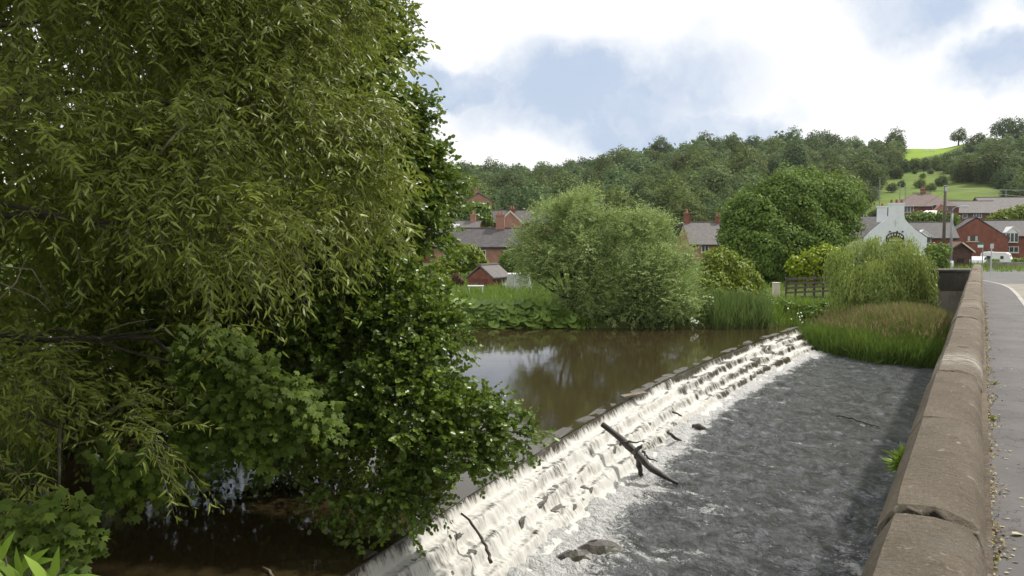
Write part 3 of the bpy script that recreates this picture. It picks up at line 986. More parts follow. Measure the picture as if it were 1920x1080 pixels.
def sprays(blobs, per, length, nleaf, lsize, lwidth, droop, bias=(0, 0, 0), outw=0.7, shell=(0.45, 1.0), facing=0.4, spread=0.8, keep=None, jitter=0.45, r=rng, cull=0.72, gap=None):
    """twigs starting inside the blobs (centre, radius) with leaves along them. returns leaf arrays and twig polylines"""
    O, D, Rr = [], [], []
    C = np.array([b[0] for b in blobs])
    RR = np.array([b[1] for b in blobs])
    for c, rad in blobs:
        n = max(4, int(per * rad * rad))
        d = rdir(n, r)
        tocam = unit(np.array((0, 0, CAMZ)) - c)
        d = unit(d + facing * (tocam + np.array((0.25, 0, 0.35))))
        rr = r.uniform(shell[0], shell[1], n) * rad
        O.append(c + d * rr[:, None])
        D.append(d)
        Rr.append(np.full(n, rad))
    O, D = np.concatenate(O), np.concatenate(D)
    # drop those buried deep in another blob
    deep = np.zeros(len(O), bool)
    for c, rad in zip(C, RR):
        deep |= np.linalg.norm(O - c, axis=1) < rad * cull * 0.62
    if gap:
        fq, th = gap
        q_ = O * fq
        g_ = np.sin(q_[:, 0] * 1.7 + 1.3 * np.sin(q_[:, 2] * 1.1 + 0.7)) + np.sin(q_[:, 1] * 1.5 + q_[:, 2] * 0.8) + np.sin(q_[:, 2] * 2.1 + 1.2 * np.sin(q_[:, 0] * 0.9 + 2.0))
        deep |= g_ < th + 0.35 * r.normal(size=len(O))
    O, D = O[~deep], D[~deep]
    n = len(O)
    D = unit(D * outw + np.asarray(bias) + r.normal(0, jitter, (n, 3)))
    L = r.uniform(length[0], length[1], n)
    t_ = np.linspace(0.12, 1.0, nleaf)
    T = np.clip(t_[None, :] + r.normal(0, 0.03, (n, nleaf)), 0.03, 1.02)
    g = droop * r.uniform(0.5, 1.4, n)
    Pp = O[:, None, :] + D[:, None, :] * (L[:, None] * T)[..., None] + np.array((0, 0, -1.0)) * (g[:, None] * T ** 2 * L[:, None])[..., None]
    tan = unit(D[:, None, :] + np.array((0, 0, -1.0)) * (2 * g[:, None] * T)[..., None])
    sd = unit(np.cross(tan, np.array((0, 0, 1.0)) + r.normal(0, 0.3, (n, 1, 3))))
    alt = np.where(np.arange(nleaf) % 2 == 0, 1, -1)[None, :, None]
    ax = unit(tan * 0.75 + sd * alt * spread + np.array((0, 0, -0.25)) + r.normal(0, 0.28, Pp.shape))
    nr = unit(np.cross(sd, tan) * -1 + np.array((0, 0, 0.55)) + r.normal(0, 0.42, Pp.shape))
    nr = np.where(nr[..., 2:3] < 0, -nr, nr)
    N = n * nleaf
    ls = r.uniform(lsize[0], lsize[1], N)
    rnd = np.clip(np.repeat(r.uniform(0, 1, n), nleaf) * 0.55 + r.uniform(0, 1, N) * 0.45, 0, 1)
    # twig polylines
    tt = np.linspace(0, 0.97, 4)
    tw = O[:, None, :] + D[:, None, :] * (L[:, None] * tt[None])[..., None] + np.array((0, 0, -1.0)) * (g[:, None] * tt[None] ** 2 * L[:, None])[..., None]
    return Pp.reshape(-1, 3), ax.reshape(-1, 3), nr.reshape(-1, 3), ls, ls * lwidth, rnd, tw


def twig_mesh(name, tw, rad, mat, parent):
    n, k, _ = tw.shape
    tan = unit(np.gradient(tw, axis=1))
    u = unit(np.cross(tan, np.array((0.3, 0.5, 0.8))))
    w = np.cross(tan, u)
    rr = rad * np.linspace(1, 0.35, k)[None, :, None]
    ring = [tw + (u * math.cos(a) + w * math.sin(a)) * rr for a in (0, 2.094, 4.189)]
    V = np.stack(ring, 2).reshape(-1, 3) - np.array(parent.location)
    base = (np.arange(n) * k * 3)[:, None, None, None] + (np.arange(k - 1) * 3)[None, :, None, None]
    pat = np.array([[0, 1, 4, 3], [1, 2, 5, 4], [2, 0, 3, 5]])[None, None]
    o = link(name, np_mesh(name, V, [(base + pat).reshape(-1, 4)], mat), parent)
    o['kind'] = 'stuff'
    return o


def crown(blobs, n, lsize, mat, parent, name='crown', tmpl=T_ROUND, lwidth=0.8, up=0.35, jit=0.55, shell=(0.62, 1.06), r=rng, flat=1.0, lump=0.16):
    """leaf clumps spread through the outer volume of overlapping blobs"""
    w = np.array([b[1] ** 2 for b in blobs])
    cnt = np.maximum(3, (n * w / w.sum()).astype(int))
    P, D = [], []
    for (c, rad), k in zip(blobs, cnt):
        d = rdir(k, r)
        # lumpy radius so the outline is uneven and gaps show
        lum = 1 + lump * np.sin(d[:, 0] * 7 + c[0] * 5) * np.sin(d[:, 1] * 6 + c[1] * 3) + 0.9 * lump * np.sin(d[:, 2] * 9 + c[2] * 4 + d[:, 0] * 5)
        rr = rad * (shell[0] + (shell[1] - shell[0]) * r.uniform(0, 1, k) ** 0.6) * lum
        P.append(np.asarray(c) + d * rr[:, None] * np.array((1, 1, flat)))
        D.append(d)
    P, D = np.concatenate(P), np.concatenate(D)
    deep = np.zeros(len(P), bool)
    for c, rad in blobs:
        q = (P - np.asarray(c)) / np.array((1, 1, flat))
        deep |= np.linalg.norm(q, axis=1) < rad * 0.55
    P, D = P[~deep], D[~deep]
    k = len(P)
    nr = unit(D + np.array((0, 0, up)) + r.normal(0, jit, (k, 3)))
    ax = unit(np.cross(nr, r.normal(size=(k, 3))))
    ax = unit(ax + np.array((0, 0, -0.35)))
    ls = r.uniform(lsize[0], lsize[1], k)
    return leaves(name, parent, P, ax, nr, ls, ls * lwidth, tmpl, mat, r.uniform(0, 1, k), kind='stuff' if False else None)


def pb(x, y, Y, rp):
    return (px(x, y, Y), rp * Y / F)


def limb(m, a, b, r0, r1, sag=0.1, n=6, seed=0):
    a, b = np.asarray(a, float), np.asarray(b, float)
    rr = np.random.default_rng(seed + int(abs(b[0] * 100)))
    L = np.linalg.norm(b - a)
    pts, rad = [], []
    for i in range(6):
        u = i / 5
        j = rr.normal(0, 0.03 * L, 3) * (1 if 0 < i < 5 else 0)
        pts.append(a + (b - a) * u + np.array((0, 0, sag * L * 4 * u * (1 - u))) + j)
        rad.append(r0 + (r1 - r0) * u)
    m.tube(pts, rad, n)


# ------------------------------------------------------------------ near willow on the left bank
wb = gz(-8.6, 9.0)
willow = thing('willow_tree', 'large drooping willow with narrow olive leaves overhanging the left of the river', 'tree', (-8.6, 9.0, wb))
WB = [pb(*a) for a in [
    (80, 40, 7.2, 190), (270, 10, 7.6, 200), (450, 40, 8.2, 180), (590, 30, 9, 130), (550, 170, 8.4, 160), (640, 240, 8.7, 110), (390, 200, 7.4, 160),
    (200, 230, 7.2, 140), (500, 320, 7.8, 150), (630, 350, 8.3, 105), (690, 385, 8.4, 60), (330, 350, 7.0, 130), (430, 420, 7.0, 95), (550, 420, 7.4, 80),
    (40, 280, 6.4, 110), (120, 360, 6.6, 100), (15, 400, 5.4, 40), (300, 430, 6.8, 50), (360, 475, 6.7, 40), (470, 455, 7.1, 45), (200, 330, 6.9, 100),
    (80, 780, 7.0, 92), (205, 810, 7.1, 80), (295, 825, 7.1, 34), (50, 890, 6.7, 90), (140, 905, 6.8, 50), (40, 700, 7.2, 74), (330, 640, 8.7, 60), (400, 620, 8.9, 50)]]
WB = [(c, rad * 0.84) for c, rad in WB]
out_frame = [(np.array((-3.6, 8.0, 8.6)), 1.9), (np.array((-1.9, 9.2, 9.4)), 1.6), (np.array((-6, 8.6, 8.8)), 2.6), (np.array((-6.2, 6.4, 5.6)), 1.7), (np.array((-4.5, 10.5, 10.5)), 2.6), (np.array((-7.5, 8.5, 6)), 2.4),
             (np.array((-5.6, 7.0, 3.0)), 1.0), (np.array((0.2, 6.6, 8.6)), 1.2), (np.array((-1.1, 6.1, 8.2)), 1.15), (np.array((-2.4, 5.8, 8.0)), 1.2)]  # last three blobs: unseen overhead bough added to shade the lower-left leaves
fill = [pb(180, 120, 10.0, 280), pb(480, 120, 10.6, 240), pb(330, 300, 10.6, 170), pb(60, 300, 10.2, 200), pb(560, 300, 10.6, 160), pb(100, 560, 13.0, 260), pb(350, 560, 13.6, 260)]
Pw, Aw, Nw, Lw, Ww, rw, tw = sprays(WB, 900, (0.25, 0.75), 16, (0.052, 0.122), 0.185, 0.42, bias=(0.28, -0.05, -0.12), shell=(0.35, 1.0), gap=(2.4, -0.35))
twig_mesh('twigs', tw, 0.0042, M['twig'], willow)
dc = np.linalg.norm(Pw - np.array((0, 0, CAMZ)), axis=1)
xx, yy = proj(Pw)
vis = (xx > 0) & (xx < 1920) & (yy > 0) & (yy < 1080)
order = np.argsort(np.where(vis, dc / Lw, 1e9))[:240]
msk = np.ones(len(Pw), bool)
msk[order] = False
leaf_parts(willow, Pw[order], Aw[order], Nw[order], Lw[order], Ww[order], T_LANCE, M['willow'], rw[order])
leaves('foliage', willow, Pw[msk], Aw[msk], Nw[msk], Lw[msk], Ww[msk], T_LANCE, M['willow'], rw[msk])
P2, A2, N2, L2, W2, r2, _ = sprays(out_frame + fill, 115, (0.4, 0.9), 16, (0.11, 0.17), 0.34, 0.35, bias=(0.1, 0, -0.15), shell=(0.5, 1.0), facing=0.0)
leaves('inner_foliage', willow, P2, A2, N2, L2, W2, T_QUAD, M['willow'], r2)
m = MB()
m.tube([(-8.6, 9, wb - 0.4), (-8.4, 9.0, 2.5), (-7.9, 9.1, 4.5), (-7.2, 9.4, 6.8), (-6.4, 9.6, 9.0)], [0.55, 0.42, 0.36, 0.26, 0.12], 12)
m.build('trunk', M['bark'], willow, smooth=True, world=True)
m = MB()
for c in (out_frame[-1][0], out_frame[-2][0], out_frame[-3][0]):  # limbs out to the added shading bough
    limb(m, (-6.8, 9.5, 7.6), c, 0.10, 0.02, 0.08, 6, 77)
for i, (c, rad) in list(enumerate(WB))[::6]:
    h = np.clip(c[2] - 0.4, 2.0, 8.0)
    root = np.array((-8.3 + (h - 2.5) * 0.3, 9.05, h))
    limb(m, root, c, 0.05 + 0.02 * rad, 0.010, 0.06, 6, i)
m.build('boughs', M['bark'], willow, smooth=True, world=True)
# bare whippy twigs in the shaded gap
for (a, b, c) in [((0, 500, 6.0), (60, 505, 6.1), (105, 580, 6.2)), ((0, 530, 6.1), (70, 560, 6.2), (95, 585, 6.1)), ((195, 622, 7), (240, 606, 7.1), (290, 598, 7.2)), ((0, 560, 5.9), (30, 530, 6), (48, 486, 6.2)), ((300, 290, 6.1), (320, 260, 6.1), (355, 228, 6.3))]:
    MB().tube([px(*a), px(*b), px(*c)], [0.007, 0.006, 0.003], 5).build('bare_twig', M['twig'], willow, smooth=True, world=True)

# ------------------------------------------------------------------ alder hanging over the crest
ab = gz(-8.8, 15.5)
alder = thing('alder_tree', 'dark glossy alder with round leaves reaching over the brown pool to the weir crest', 'tree', (-8.8, 15.5, ab))
AB = [pb(*a) for a in [
    (610, 10, 13.4, 120), (680, 80, 13.2, 72), (640, 150, 13.2, 110), (735, 245, 13, 78), (690, 310, 13, 105), (785, 345, 13, 62), (750, 400, 12.8, 85), (835, 350, 13.2, 28), (740, 60, 13.3, 26), (700, 20, 13.2, 50), (690, 130, 13.0, 70), (760, 210, 13, 50), (800, 300, 13, 40), (720, 200, 12.8, 60), (755, 330, 12.9, 50), (728, 95, 13.2, 30),
    (690, 450, 12.5, 120), (790, 450, 12.6, 55), (640, 560, 12.3, 145), (750, 590, 12, 105), (825, 620, 12, 52), (550, 620, 12.3, 100), (690, 690, 11.8, 145), (810, 710, 11.6, 75),
    (600, 780, 11.7, 110), (770, 800, 11.3, 120), (880, 790, 11.2, 78), (950, 815, 11.1, 42), (995, 818, 11.0, 16), (690, 890, 11, 95), (840, 870, 11, 92), (760, 925, 10.9, 62), (625, 925, 10.9, 50), (900, 885, 11, 50),
    (915, 745, 11.2, 22), (660, 965, 10.9, 26), (770, 1003, 10.8, 14), (725, 1003, 10.8, 9), (560, 530, 12.8, 100), (480, 580, 12.8, 80)]]
AB = [(c, rad * 0.88) for c, rad in AB]
Pa, Aa, Na, La, Wa, ra, tw = sprays(AB, 880, (0.22, 0.5), 12, (0.048, 0.082), 0.86, 0.10, bias=(0.22, -0.15, 0.10), shell=(0.3, 1.0), facing=0.35, spread=0.95, gap=(2.2, -1.25))
leaves('foliage', alder, Pa, Aa, Na, La, Wa, T_ROUND, M['alder'], ra)
twig_mesh('twigs', tw, 0.005, M['bark'], alder)
AF = [(px(430, 700, 14.5), 1.2), (px(330, 720, 13.6), 1.2), (px(480, 800, 13.5), 0.8), (px(590, 640, 15.0), 1.6), (px(670, 560, 15.5), 1.4), (px(725, 640, 15.0), 0.9), (px(640, 735, 14.6), 1.2), (px(740, 720, 14.4), 0.7), (px(560, 760, 14.2), 1.1), (px(700, 800, 13.6), 0.7), (px(560, 300, 14.5), 1.9), (px(620, 500, 14.4), 1.5), (px(580, 90, 14.6), 1.5), (np.array((-4.0, 14, 10)), 2.0), (np.array((-6, 15, 8.5)), 2.6), (np.array((-6.2, 14.5, 4.2)), 2.2), (np.array((-6.6, 13.2, 2.4)), 1.5)]
P2, A2, N2, L2, W2, r2, _ = sprays(AF, 150, (0.4, 0.8), 12, (0.09, 0.14), 0.85, 0.1, shell=(0.4, 1.0), facing=0.0)
leaves('inner_foliage', alder, P2, A2, N2, L2, W2, T_QUAD, M['alder'], r2)
m = MB()
m.tube([(-8.8, 15.5, ab - 0.4), (-8.2, 15.2, 2.0), (-7.0, 14.8, 4.0), (-5.6, 14.3, 6.5), (-4.2, 13.8, 9.5)], [0.42, 0.33, 0.27, 0.18, 0.07], 10)
m.build('trunk', M['bark'], alder, smooth=True, world=True)
m = MB()
for i, (c, rad) in list(enumerate(AB))[::2]:
    h = float(np.clip(c[2] + 0.2, 1.4, 8.0))
    root = np.array((-8.5 + 0.52 * (h - 1.4), 15.3 - 0.18 * (h - 1.4), h))
    limb(m, root, c, 0.035 + 0.02 * rad, 0.008, 0.05, 5, i)
for pts in [[(700, 930, 10.9), (730, 965, 10.8), (752, 1005, 10.8)], [(690, 960, 10.9), (705, 990, 10.8), (728, 1000, 10.8), (752, 1005, 10.8)], [(730, 962, 10.8), (790, 950, 10.9)]]:
    m.tube([px(*p) for p in pts], [0.016, 0.012, 0.009, 0.006][:len(pts)], 5)
m.build('boughs', M['bark'], alder, smooth=True, world=True)

# ------------------------------------------------------------------ sycamore bough
sy0 = gz(-8.3, 10.6)
syc = thing('sycamore_tree', 'young sycamore with lobed leaves layered on one bough under the willow', 'tree', (-8.3, 10.6, sy0))
SB = [pb(*a) for a in [(420, 690, 8.7, 48), (470, 725, 8.5, 52), (520, 752, 8.4, 44), (560, 775, 8.3, 34), (596, 790, 8.25, 18), (400, 740, 8.6, 46), (445, 790, 8.4, 42), (490, 815, 8.3, 28), (375, 690, 8.8, 34), (335, 850, 8.2, 30), (265, 880, 7.9, 34), (210, 880, 7.8, 34), (110, 1000, 6.2, 45), (60, 985, 6.1, 40), (380, 660, 8.9, 45)]]
Ps, As, Ns, Ls, Ws, rs, tw = sprays(SB, 1900, (0.15, 0.35), 5, (0.065, 0.12), 1.0, 0.15, bias=(0.35, -0.2, -0.2), shell=(0.4, 1.0), facing=0.5, spread=0.6)
Ns = unit(Ns * 0.35 + np.array((0.35, -0.55, 0.75)) + rng.normal(0, 0.16, Ns.shape))
As = unit(np.array((0.35, -0.25, -0.75)) + rng.normal(0, 0.4, As.shape))
xx, yy = proj(Ps)
dc = np.linalg.norm(Ps - np.array((0, 0, CAMZ)), axis=1)
order = np.argsort(np.where((yy < 1080) & (xx > 0) & (xx < 1920), dc / Ls, 1e9))[:260]
msk = np.ones(len(Ps), bool)
msk[order] = False
leaf_parts(syc, Ps[order], As[order], Ns[order], Ls[order], Ws[order], T_LOBE, M['sycamore'], rs[order])
leaves('foliage', syc, Ps[msk], As[msk], Ns[msk], Ls[msk], Ws[msk], T_LOBE, M['sycamore'], rs[msk])
m = MB()
m.tube([(-8.3, 10.6, sy0 - 0.3), (-8.1, 10.5, 2.4), (-7.6, 10.2, 3.6), (-6.8, 10.0, 4.8)], [0.16, 0.13, 0.10, 0.04], 8)
for i, (c, rad) in list(enumerate(SB))[::4]:
    limb(m, (-8.0, 10.4, 2.6), c, 0.05, 0.008, 0.08, 5, i)
m.build('trunk', M['bark'], syc, smooth=True, world=True)

# shaded shrubs standing on the left bank beneath the trees
for (loc, rad, lab) in [((-9.2, 6.2), 1.3, 'dark shaded shrub low on the left bank nearest the bridge'), ((-9.4, 12.2), 1.5, 'dark shaded shrub low on the left bank beneath the willow'), ((-11.0, 18.8), 2.2, 'dark shaded shrub on the left bank behind the alder trunk')]:
    z = gz(*loc)
    b = thing('shrub', lab, 'shrub', (loc[0], loc[1], z), group='shrubs under the left bank trees')
    crown([(np.array((loc[0] + rng.normal(0, .4), loc[1] + rng.normal(0, .6), z + 0.5 + rad * 0.5 * k)), rad * (1 - 0.15 * k)) for k in range(3)], 5000, (0.08, 0.14), M['alder'], b)
    m = MB()
    for k in range(4):
        m.tube([(loc[0], loc[1], z - 0.1), (loc[0] + rng.normal(0, .5), loc[1] + rng.normal(0, .5), z + rad)], [0.03, 0.01], 5)
    m.build('stems', M['bark'], b, world=True)

# tall trees further up the left bank, behind the willow and alder; the last is unseen, added for shade
for (X, Y, h, lab) in [(-9.6, 19.8, 13.5, 'tall dark tree up the left bank, nearest behind the alder'), (-17.5, 26.5, 14, 'tall dark tree at the bend of the left bank, farthest from the bridge'), (-15.5, 15.5, 14, 'tall dark tree standing inland behind the willow'), (-13.5, 8.5, 11, 'broad dark tree inland at the left edge of the picture'), (-8.4, -1.2, 11, 'leafy tree on the left bank close beside the bridge end')]:
    z = gz(X, Y)
    b = thing('bank_tree', lab, 'tree', (X, Y, z))
    crown([(np.array((X + (2.2 if X == -9.6 else 0) + rng.normal(0, 1.2), Y + rng.normal(0, 1.6), z + h * u)), h * 0.2) for u in (0.2, 0.3, 0.42, 0.5, 0.6, 0.7, 0.8)], 9500, (0.16, 0.28), M['alder'], b, tmpl=T_QUAD)
    MB().tube([(X, Y, z - 0.3), (X + 0.2, Y, z + h * 0.5), (X, Y, z + h * 0.8)], [0.35, 0.25, 0.08], 8).build('trunk', M['bark'], b, smooth=True, world=True)

# bright ash-like shoot in the bottom-left corner
near = thing('sapling', 'bright green sapling with long pointed leaves in the near bottom corner', 'sapling', px(-40, 1300, 3.2))
Lp, La_, Ln_ = [], [], []
for (bx, by, n_, dx, dy) in [(40, 1110, 7, 0.1, -1.0), (95, 1105, 6, 0.9, -0.4), (10, 1090, 5, -0.3, -1.0), (60, 1130, 6, 0.5, -0.8)]:
    for k in range(n_):
        a0 = px(bx + dx * 9 * k, by + dy * 9 * k, 3.0 + 0.03 * k)
        ang = (k - n_ / 2) * 0.5
        ca, sa = math.cos(ang), math.sin(ang)
        v_ = np.array((dx * ca - dy * sa * -1 * -1, -0.25, -(dy * ca + dx * sa)))
        Lp.append(a0)
        La_.append(v_)
        Ln_.append(np.array((0.1, -0.7, 0.7)) + rng.normal(0, 0.2, 3))
Lp, La_, Ln_ = map(np.array, (Lp, La_, Ln_))
ll = rng.uniform(0.11, 0.17, len(Lp))
leaf_parts(near, Lp, La_, Ln_, ll, ll * 0.26, T_LANCE, M['bright'], rng.uniform(0, 1, len(Lp)))
m = MB()
m.tube([px(-40, 1300, 3.2), px(20, 1180, 3.1), px(60, 1060, 3.05)], [0.012, 0.009, 0.004], 6)
m.tube([px(0, 1220, 3.12), px(20, 1120, 3.05), px(10, 1040, 3.05)], [0.009, 0.007, 0.003], 6)
m.tube([px(20, 1180, 3.1), px(90, 1110, 3.02), px(125, 1050, 3.0)], [0.008, 0.006, 0.003], 6)
m.build('stem', M['twig'], near, world=True)

# ------------------------------------------------------------------ far bank: bushes and trees
def tree(name, label, cat, base, blobs, n, ls, mat, trunk=None, tmpl=T_ROUND, group=None, lw=0.8, up=0.35, stems=4, r0=0.12, jit=0.55, lump=0.16, flat=1.0, limbs=True, shell=(0.62, 1.06)):
    t_ = thing(name, label, cat, base, 0, group)
    crown(blobs, n, ls, mat, t_, 'crown', tmpl, lw, up, jit, lump=lump, flat=flat, shell=shell)
    m = MB()
    top = np.mean([b[0] for b in blobs], axis=0)
    m.tube([(base[0], base[1], base[2] - 0.3), tuple((np.array(base) * 0.6 + top * 0.4)), tuple(top)], [r0, r0 * 0.75, r0 * 0.3], 8)
    if limbs:
        for i, (c, rad) in enumerate(blobs):
            limb(m, np.array(base) * 0.55 + top * 0.45, c, r0 * 0.5, r0 * 0.1, 0.05, 5, i)
    m.build('trunk', M['bark'], t_, smooth=True, world=True)
    return t_


def base_at(x, Y):
    p = px(x, 600, Y)
    return (p[0], Y, gz(p[0], Y))


def willowbush(name, label, base, blobs, per, nleaf=11, mat='sallow', ls=(0.10, 0.17), lw=0.34, length=(0.4, 0.9), droop=0.12, bias=(0, 0, 0.25)):
    t_ = thing(name, label, 'bush', base)
    blobs = [(c, max(rad - 0.45, 0.3)) for c, rad in blobs]
    Pb, Ab, Nb, Lb, Wb, rb, tw = sprays(blobs, per, length, nleaf, ls, lw, droop, bias=bias, shell=(0.35, 0.95), facing=0.3, jitter=0.35, outw=0.9, cull=0.8, gap=(1.3, -1.1))
    leaves('crown', t_, Pb, Ab, Nb, Lb, Wb, T_QUAD, M[mat], rb, kind=None)
    m = MB()
    for i, (c, rad) in enumerate(blobs):
        limb(m, np.array(base) + np.array((0.1 * (i % 3 - 1), 0, 0.0)), c, 0.09, 0.02, 0.02, 5, i)
    m.build('stems', M['bark'], t_, smooth=True, world=True)
    return t_


willowbush('willow_bush', 'tall grey-green willow bush at the far waterline, taller left one of the pair', base_at(1080, 40.6),
           [pb(*a) for a in [(1080, 405, 40.8, 60), (1030, 420, 40.8, 52), (1000, 470, 40.6, 55), (1060, 490, 40.2, 70), (1130, 430, 40.8, 58), (1120, 510, 40.2, 65), (1035, 535, 40, 45), (1090, 560, 39.6, 55), (1150, 560, 39.6, 50), (1050, 380, 41, 35), (1105, 375, 41, 32), (985, 500, 40.7, 26), (1030, 475, 39.6, 48), (1055, 520, 39.3, 50), (1000, 520, 39.5, 36), (1085, 460, 39.6, 50)]], 640)
willowbush('willow_bush', 'broad grey-green willow bush leaning over the water, right one of the pair', base_at(1215, 39.8),
           [pb(*a) for a in [(1215, 440, 40, 55), (1180, 470, 39.8, 60), (1250, 480, 39.8, 62), (1285, 510, 39.6, 40), (1210, 520, 39.4, 75), (1160, 540, 39.2, 55), (1150, 590, 38.6, 28), (1200, 575, 38.8, 48), (1255, 560, 38.9, 60), (1290, 560, 39.0, 34), (1240, 600, 38.6, 28), (1195, 410, 40.1, 30), (1245, 425, 40.1, 26), (1295, 590, 38.8, 24), (1110, 575, 39.0, 38)]], 680)

tree('broadleaf_tree', 'big rounded dark green tree standing behind the far bank left of the white gable', 'tree', base_at(1480, 64),
     [pb(*a) for a in [(1480, 400, 64, 75), (1420, 420, 63, 60), (1540, 390, 65, 66), (1572, 368, 66, 42), (1510, 350, 66, 36), (1460, 370, 64, 42), (1562, 425, 64, 42), (1390, 460, 62, 42), (1450, 470, 61, 62), (1530, 460, 62, 55), (1400, 400, 64, 38), (1480, 510, 61, 40), (1420, 500, 61, 34), (1590, 392, 66, 20), (1380, 430, 64, 30)]],
     70000, (0.13, 0.25), M['green'], r0=0.35, tmpl=T_QUAD, lw=1.0)
tree('hawthorn_bush', 'yellow-green loose bush beside the right willow bush, before the slate roof', 'bush', base_at(1365, 43),
     [pb(*a) for a in [(1350, 500, 43, 34), (1385, 520, 43, 36), (1340, 545, 42, 34), (1390, 560, 42, 30), (1335, 490, 43.5, 22), (1410, 530, 43, 18)]], 9000, (0.09, 0.17), M['lime'], r0=0.06)
tree('golden_shrub', 'bright golden yellow leafed shrub between dark tree and weeping willow', 'shrub', base_at(1525, 50),
     [pb(*a) for a in [(1525, 490, 50, 24), (1500, 500, 50, 20), (1550, 480, 50, 22), (1520, 512, 50, 22), (1550, 508, 50, 20), (1490, 490, 50, 10), (1565, 490, 50, 18)]], 4200, (0.13, 0.24), M['golden'], r0=0.06)
tree('lime_tree', 'small lime green tree in front of the brick cottage window', 'tree', base_at(882, 66),
     [pb(*a) for a in [(880, 475, 66, 18), (868, 490, 66, 20), (895, 488, 66, 16), (850, 480, 66, 18), (905, 495, 66, 10), (835, 505, 65, 24)]], 3200, (0.16, 0.30), M['lime'], r0=0.08)
tree('garden_shrub', 'dark green shrub against the cottage wall right of its window', 'shrub', base_at(955, 70), [pb(*a) for a in [(955, 490, 70, 20), (975, 480, 70, 22), (945, 505, 70, 14)]], 2400, (0.15, 0.28), M['green'], r0=0.06)
tree('copper_shrub', 'small dark red leafed shrub left of the brick shed', 'shrub', base_at(856, 56), [pb(856, 522, 56, 9), pb(848, 526, 56, 7), pb(864, 528, 56, 6)], 700, (0.08, 0.14), M['copper'], r0=0.03)
tree('garden_shrub', 'pale yellow-green shrub at the left end of the riverside garden', 'shrub', base_at(808, 52), [pb(808, 520, 52, 16), pb(830, 528, 52, 14), pb(790, 528, 52, 16)], 1500, (0.09, 0.16), M['lime'], r0=0.03)
tree('conifer', 'dark rounded evergreen between the cottage roofs and the upper gable', 'tree', base_at(897, 118), [pb(*a) for a in [(895, 405, 118, 24), (885, 395, 118, 18), (905, 395, 118, 16), (912, 412, 118, 14), (878, 412, 118, 16)]], 3600, (0.28, 0.5), M['alder'], r0=0.2)
tree('broadleaf_tree', 'brownish green tree beside the alder outline behind the cottage roofs', 'tree', base_at(838, 122), [pb(*a) for a in [(838, 385, 122, 26), (815, 395, 122, 26), (852, 405, 122, 18), (800, 410, 122, 20)]], 3600, (0.3, 0.55), M['hill'], r0=0.2)
tree('white_flower_bush', 'leafy bush dotted with pale flowers beside the reeds', 'bush', base_at(1335, 40.0), [pb(1335, 570, 40, 20), pb(1330, 590, 39.6, 16), pb(1345, 555, 40, 12)], 1800, (0.08, 0.15), M['hedge'], r0=0.03)
tree('riverside_shrub', 'low green shrub on the bank left of the cream post', 'shrub', base_at(1440, 43), [pb(1440, 580, 42, 24), pb(1475, 585, 42, 24), pb(1505, 592, 41.6, 22), pb(1410, 575, 42.5, 20), pb(1425, 560, 43, 18)], 5200, (0.08, 0.16), M['hedge'], r0=0.03, limbs=False)
tree('riverside_shrub', 'bright green bank shrub beside the far end of the weir', 'shrub', base_at(1535, 41.5), [pb(1530, 595, 41, 20), pb(1520, 612, 40.5, 12), pb(1545, 580, 41.5, 16), pb(1548, 612, 40.5, 12)], 3400, (0.08, 0.15), M['hedge'], r0=0.03, limbs=False)
tree('elder_bush', 'green bush with white flower heads at the foot of the abutment', 'bush', base_at(1705, 40.2), [pb(1700, 592, 40.2, 22), pb(1730, 596, 40.2, 18), pb(1675, 596, 40.2, 16)], 2400, (0.08, 0.15), M['hedge'], r0=0.03, limbs=False)
for (x, y, Y, n, sx, sy, lab) in [(1508, 590, 40.6, 26, 26, 14, 'white'), (1715, 588, 39.3, 26, 30, 10, 'w'), (1335, 572, 39.2, 26, 9, 22, 'w')]:
    pass

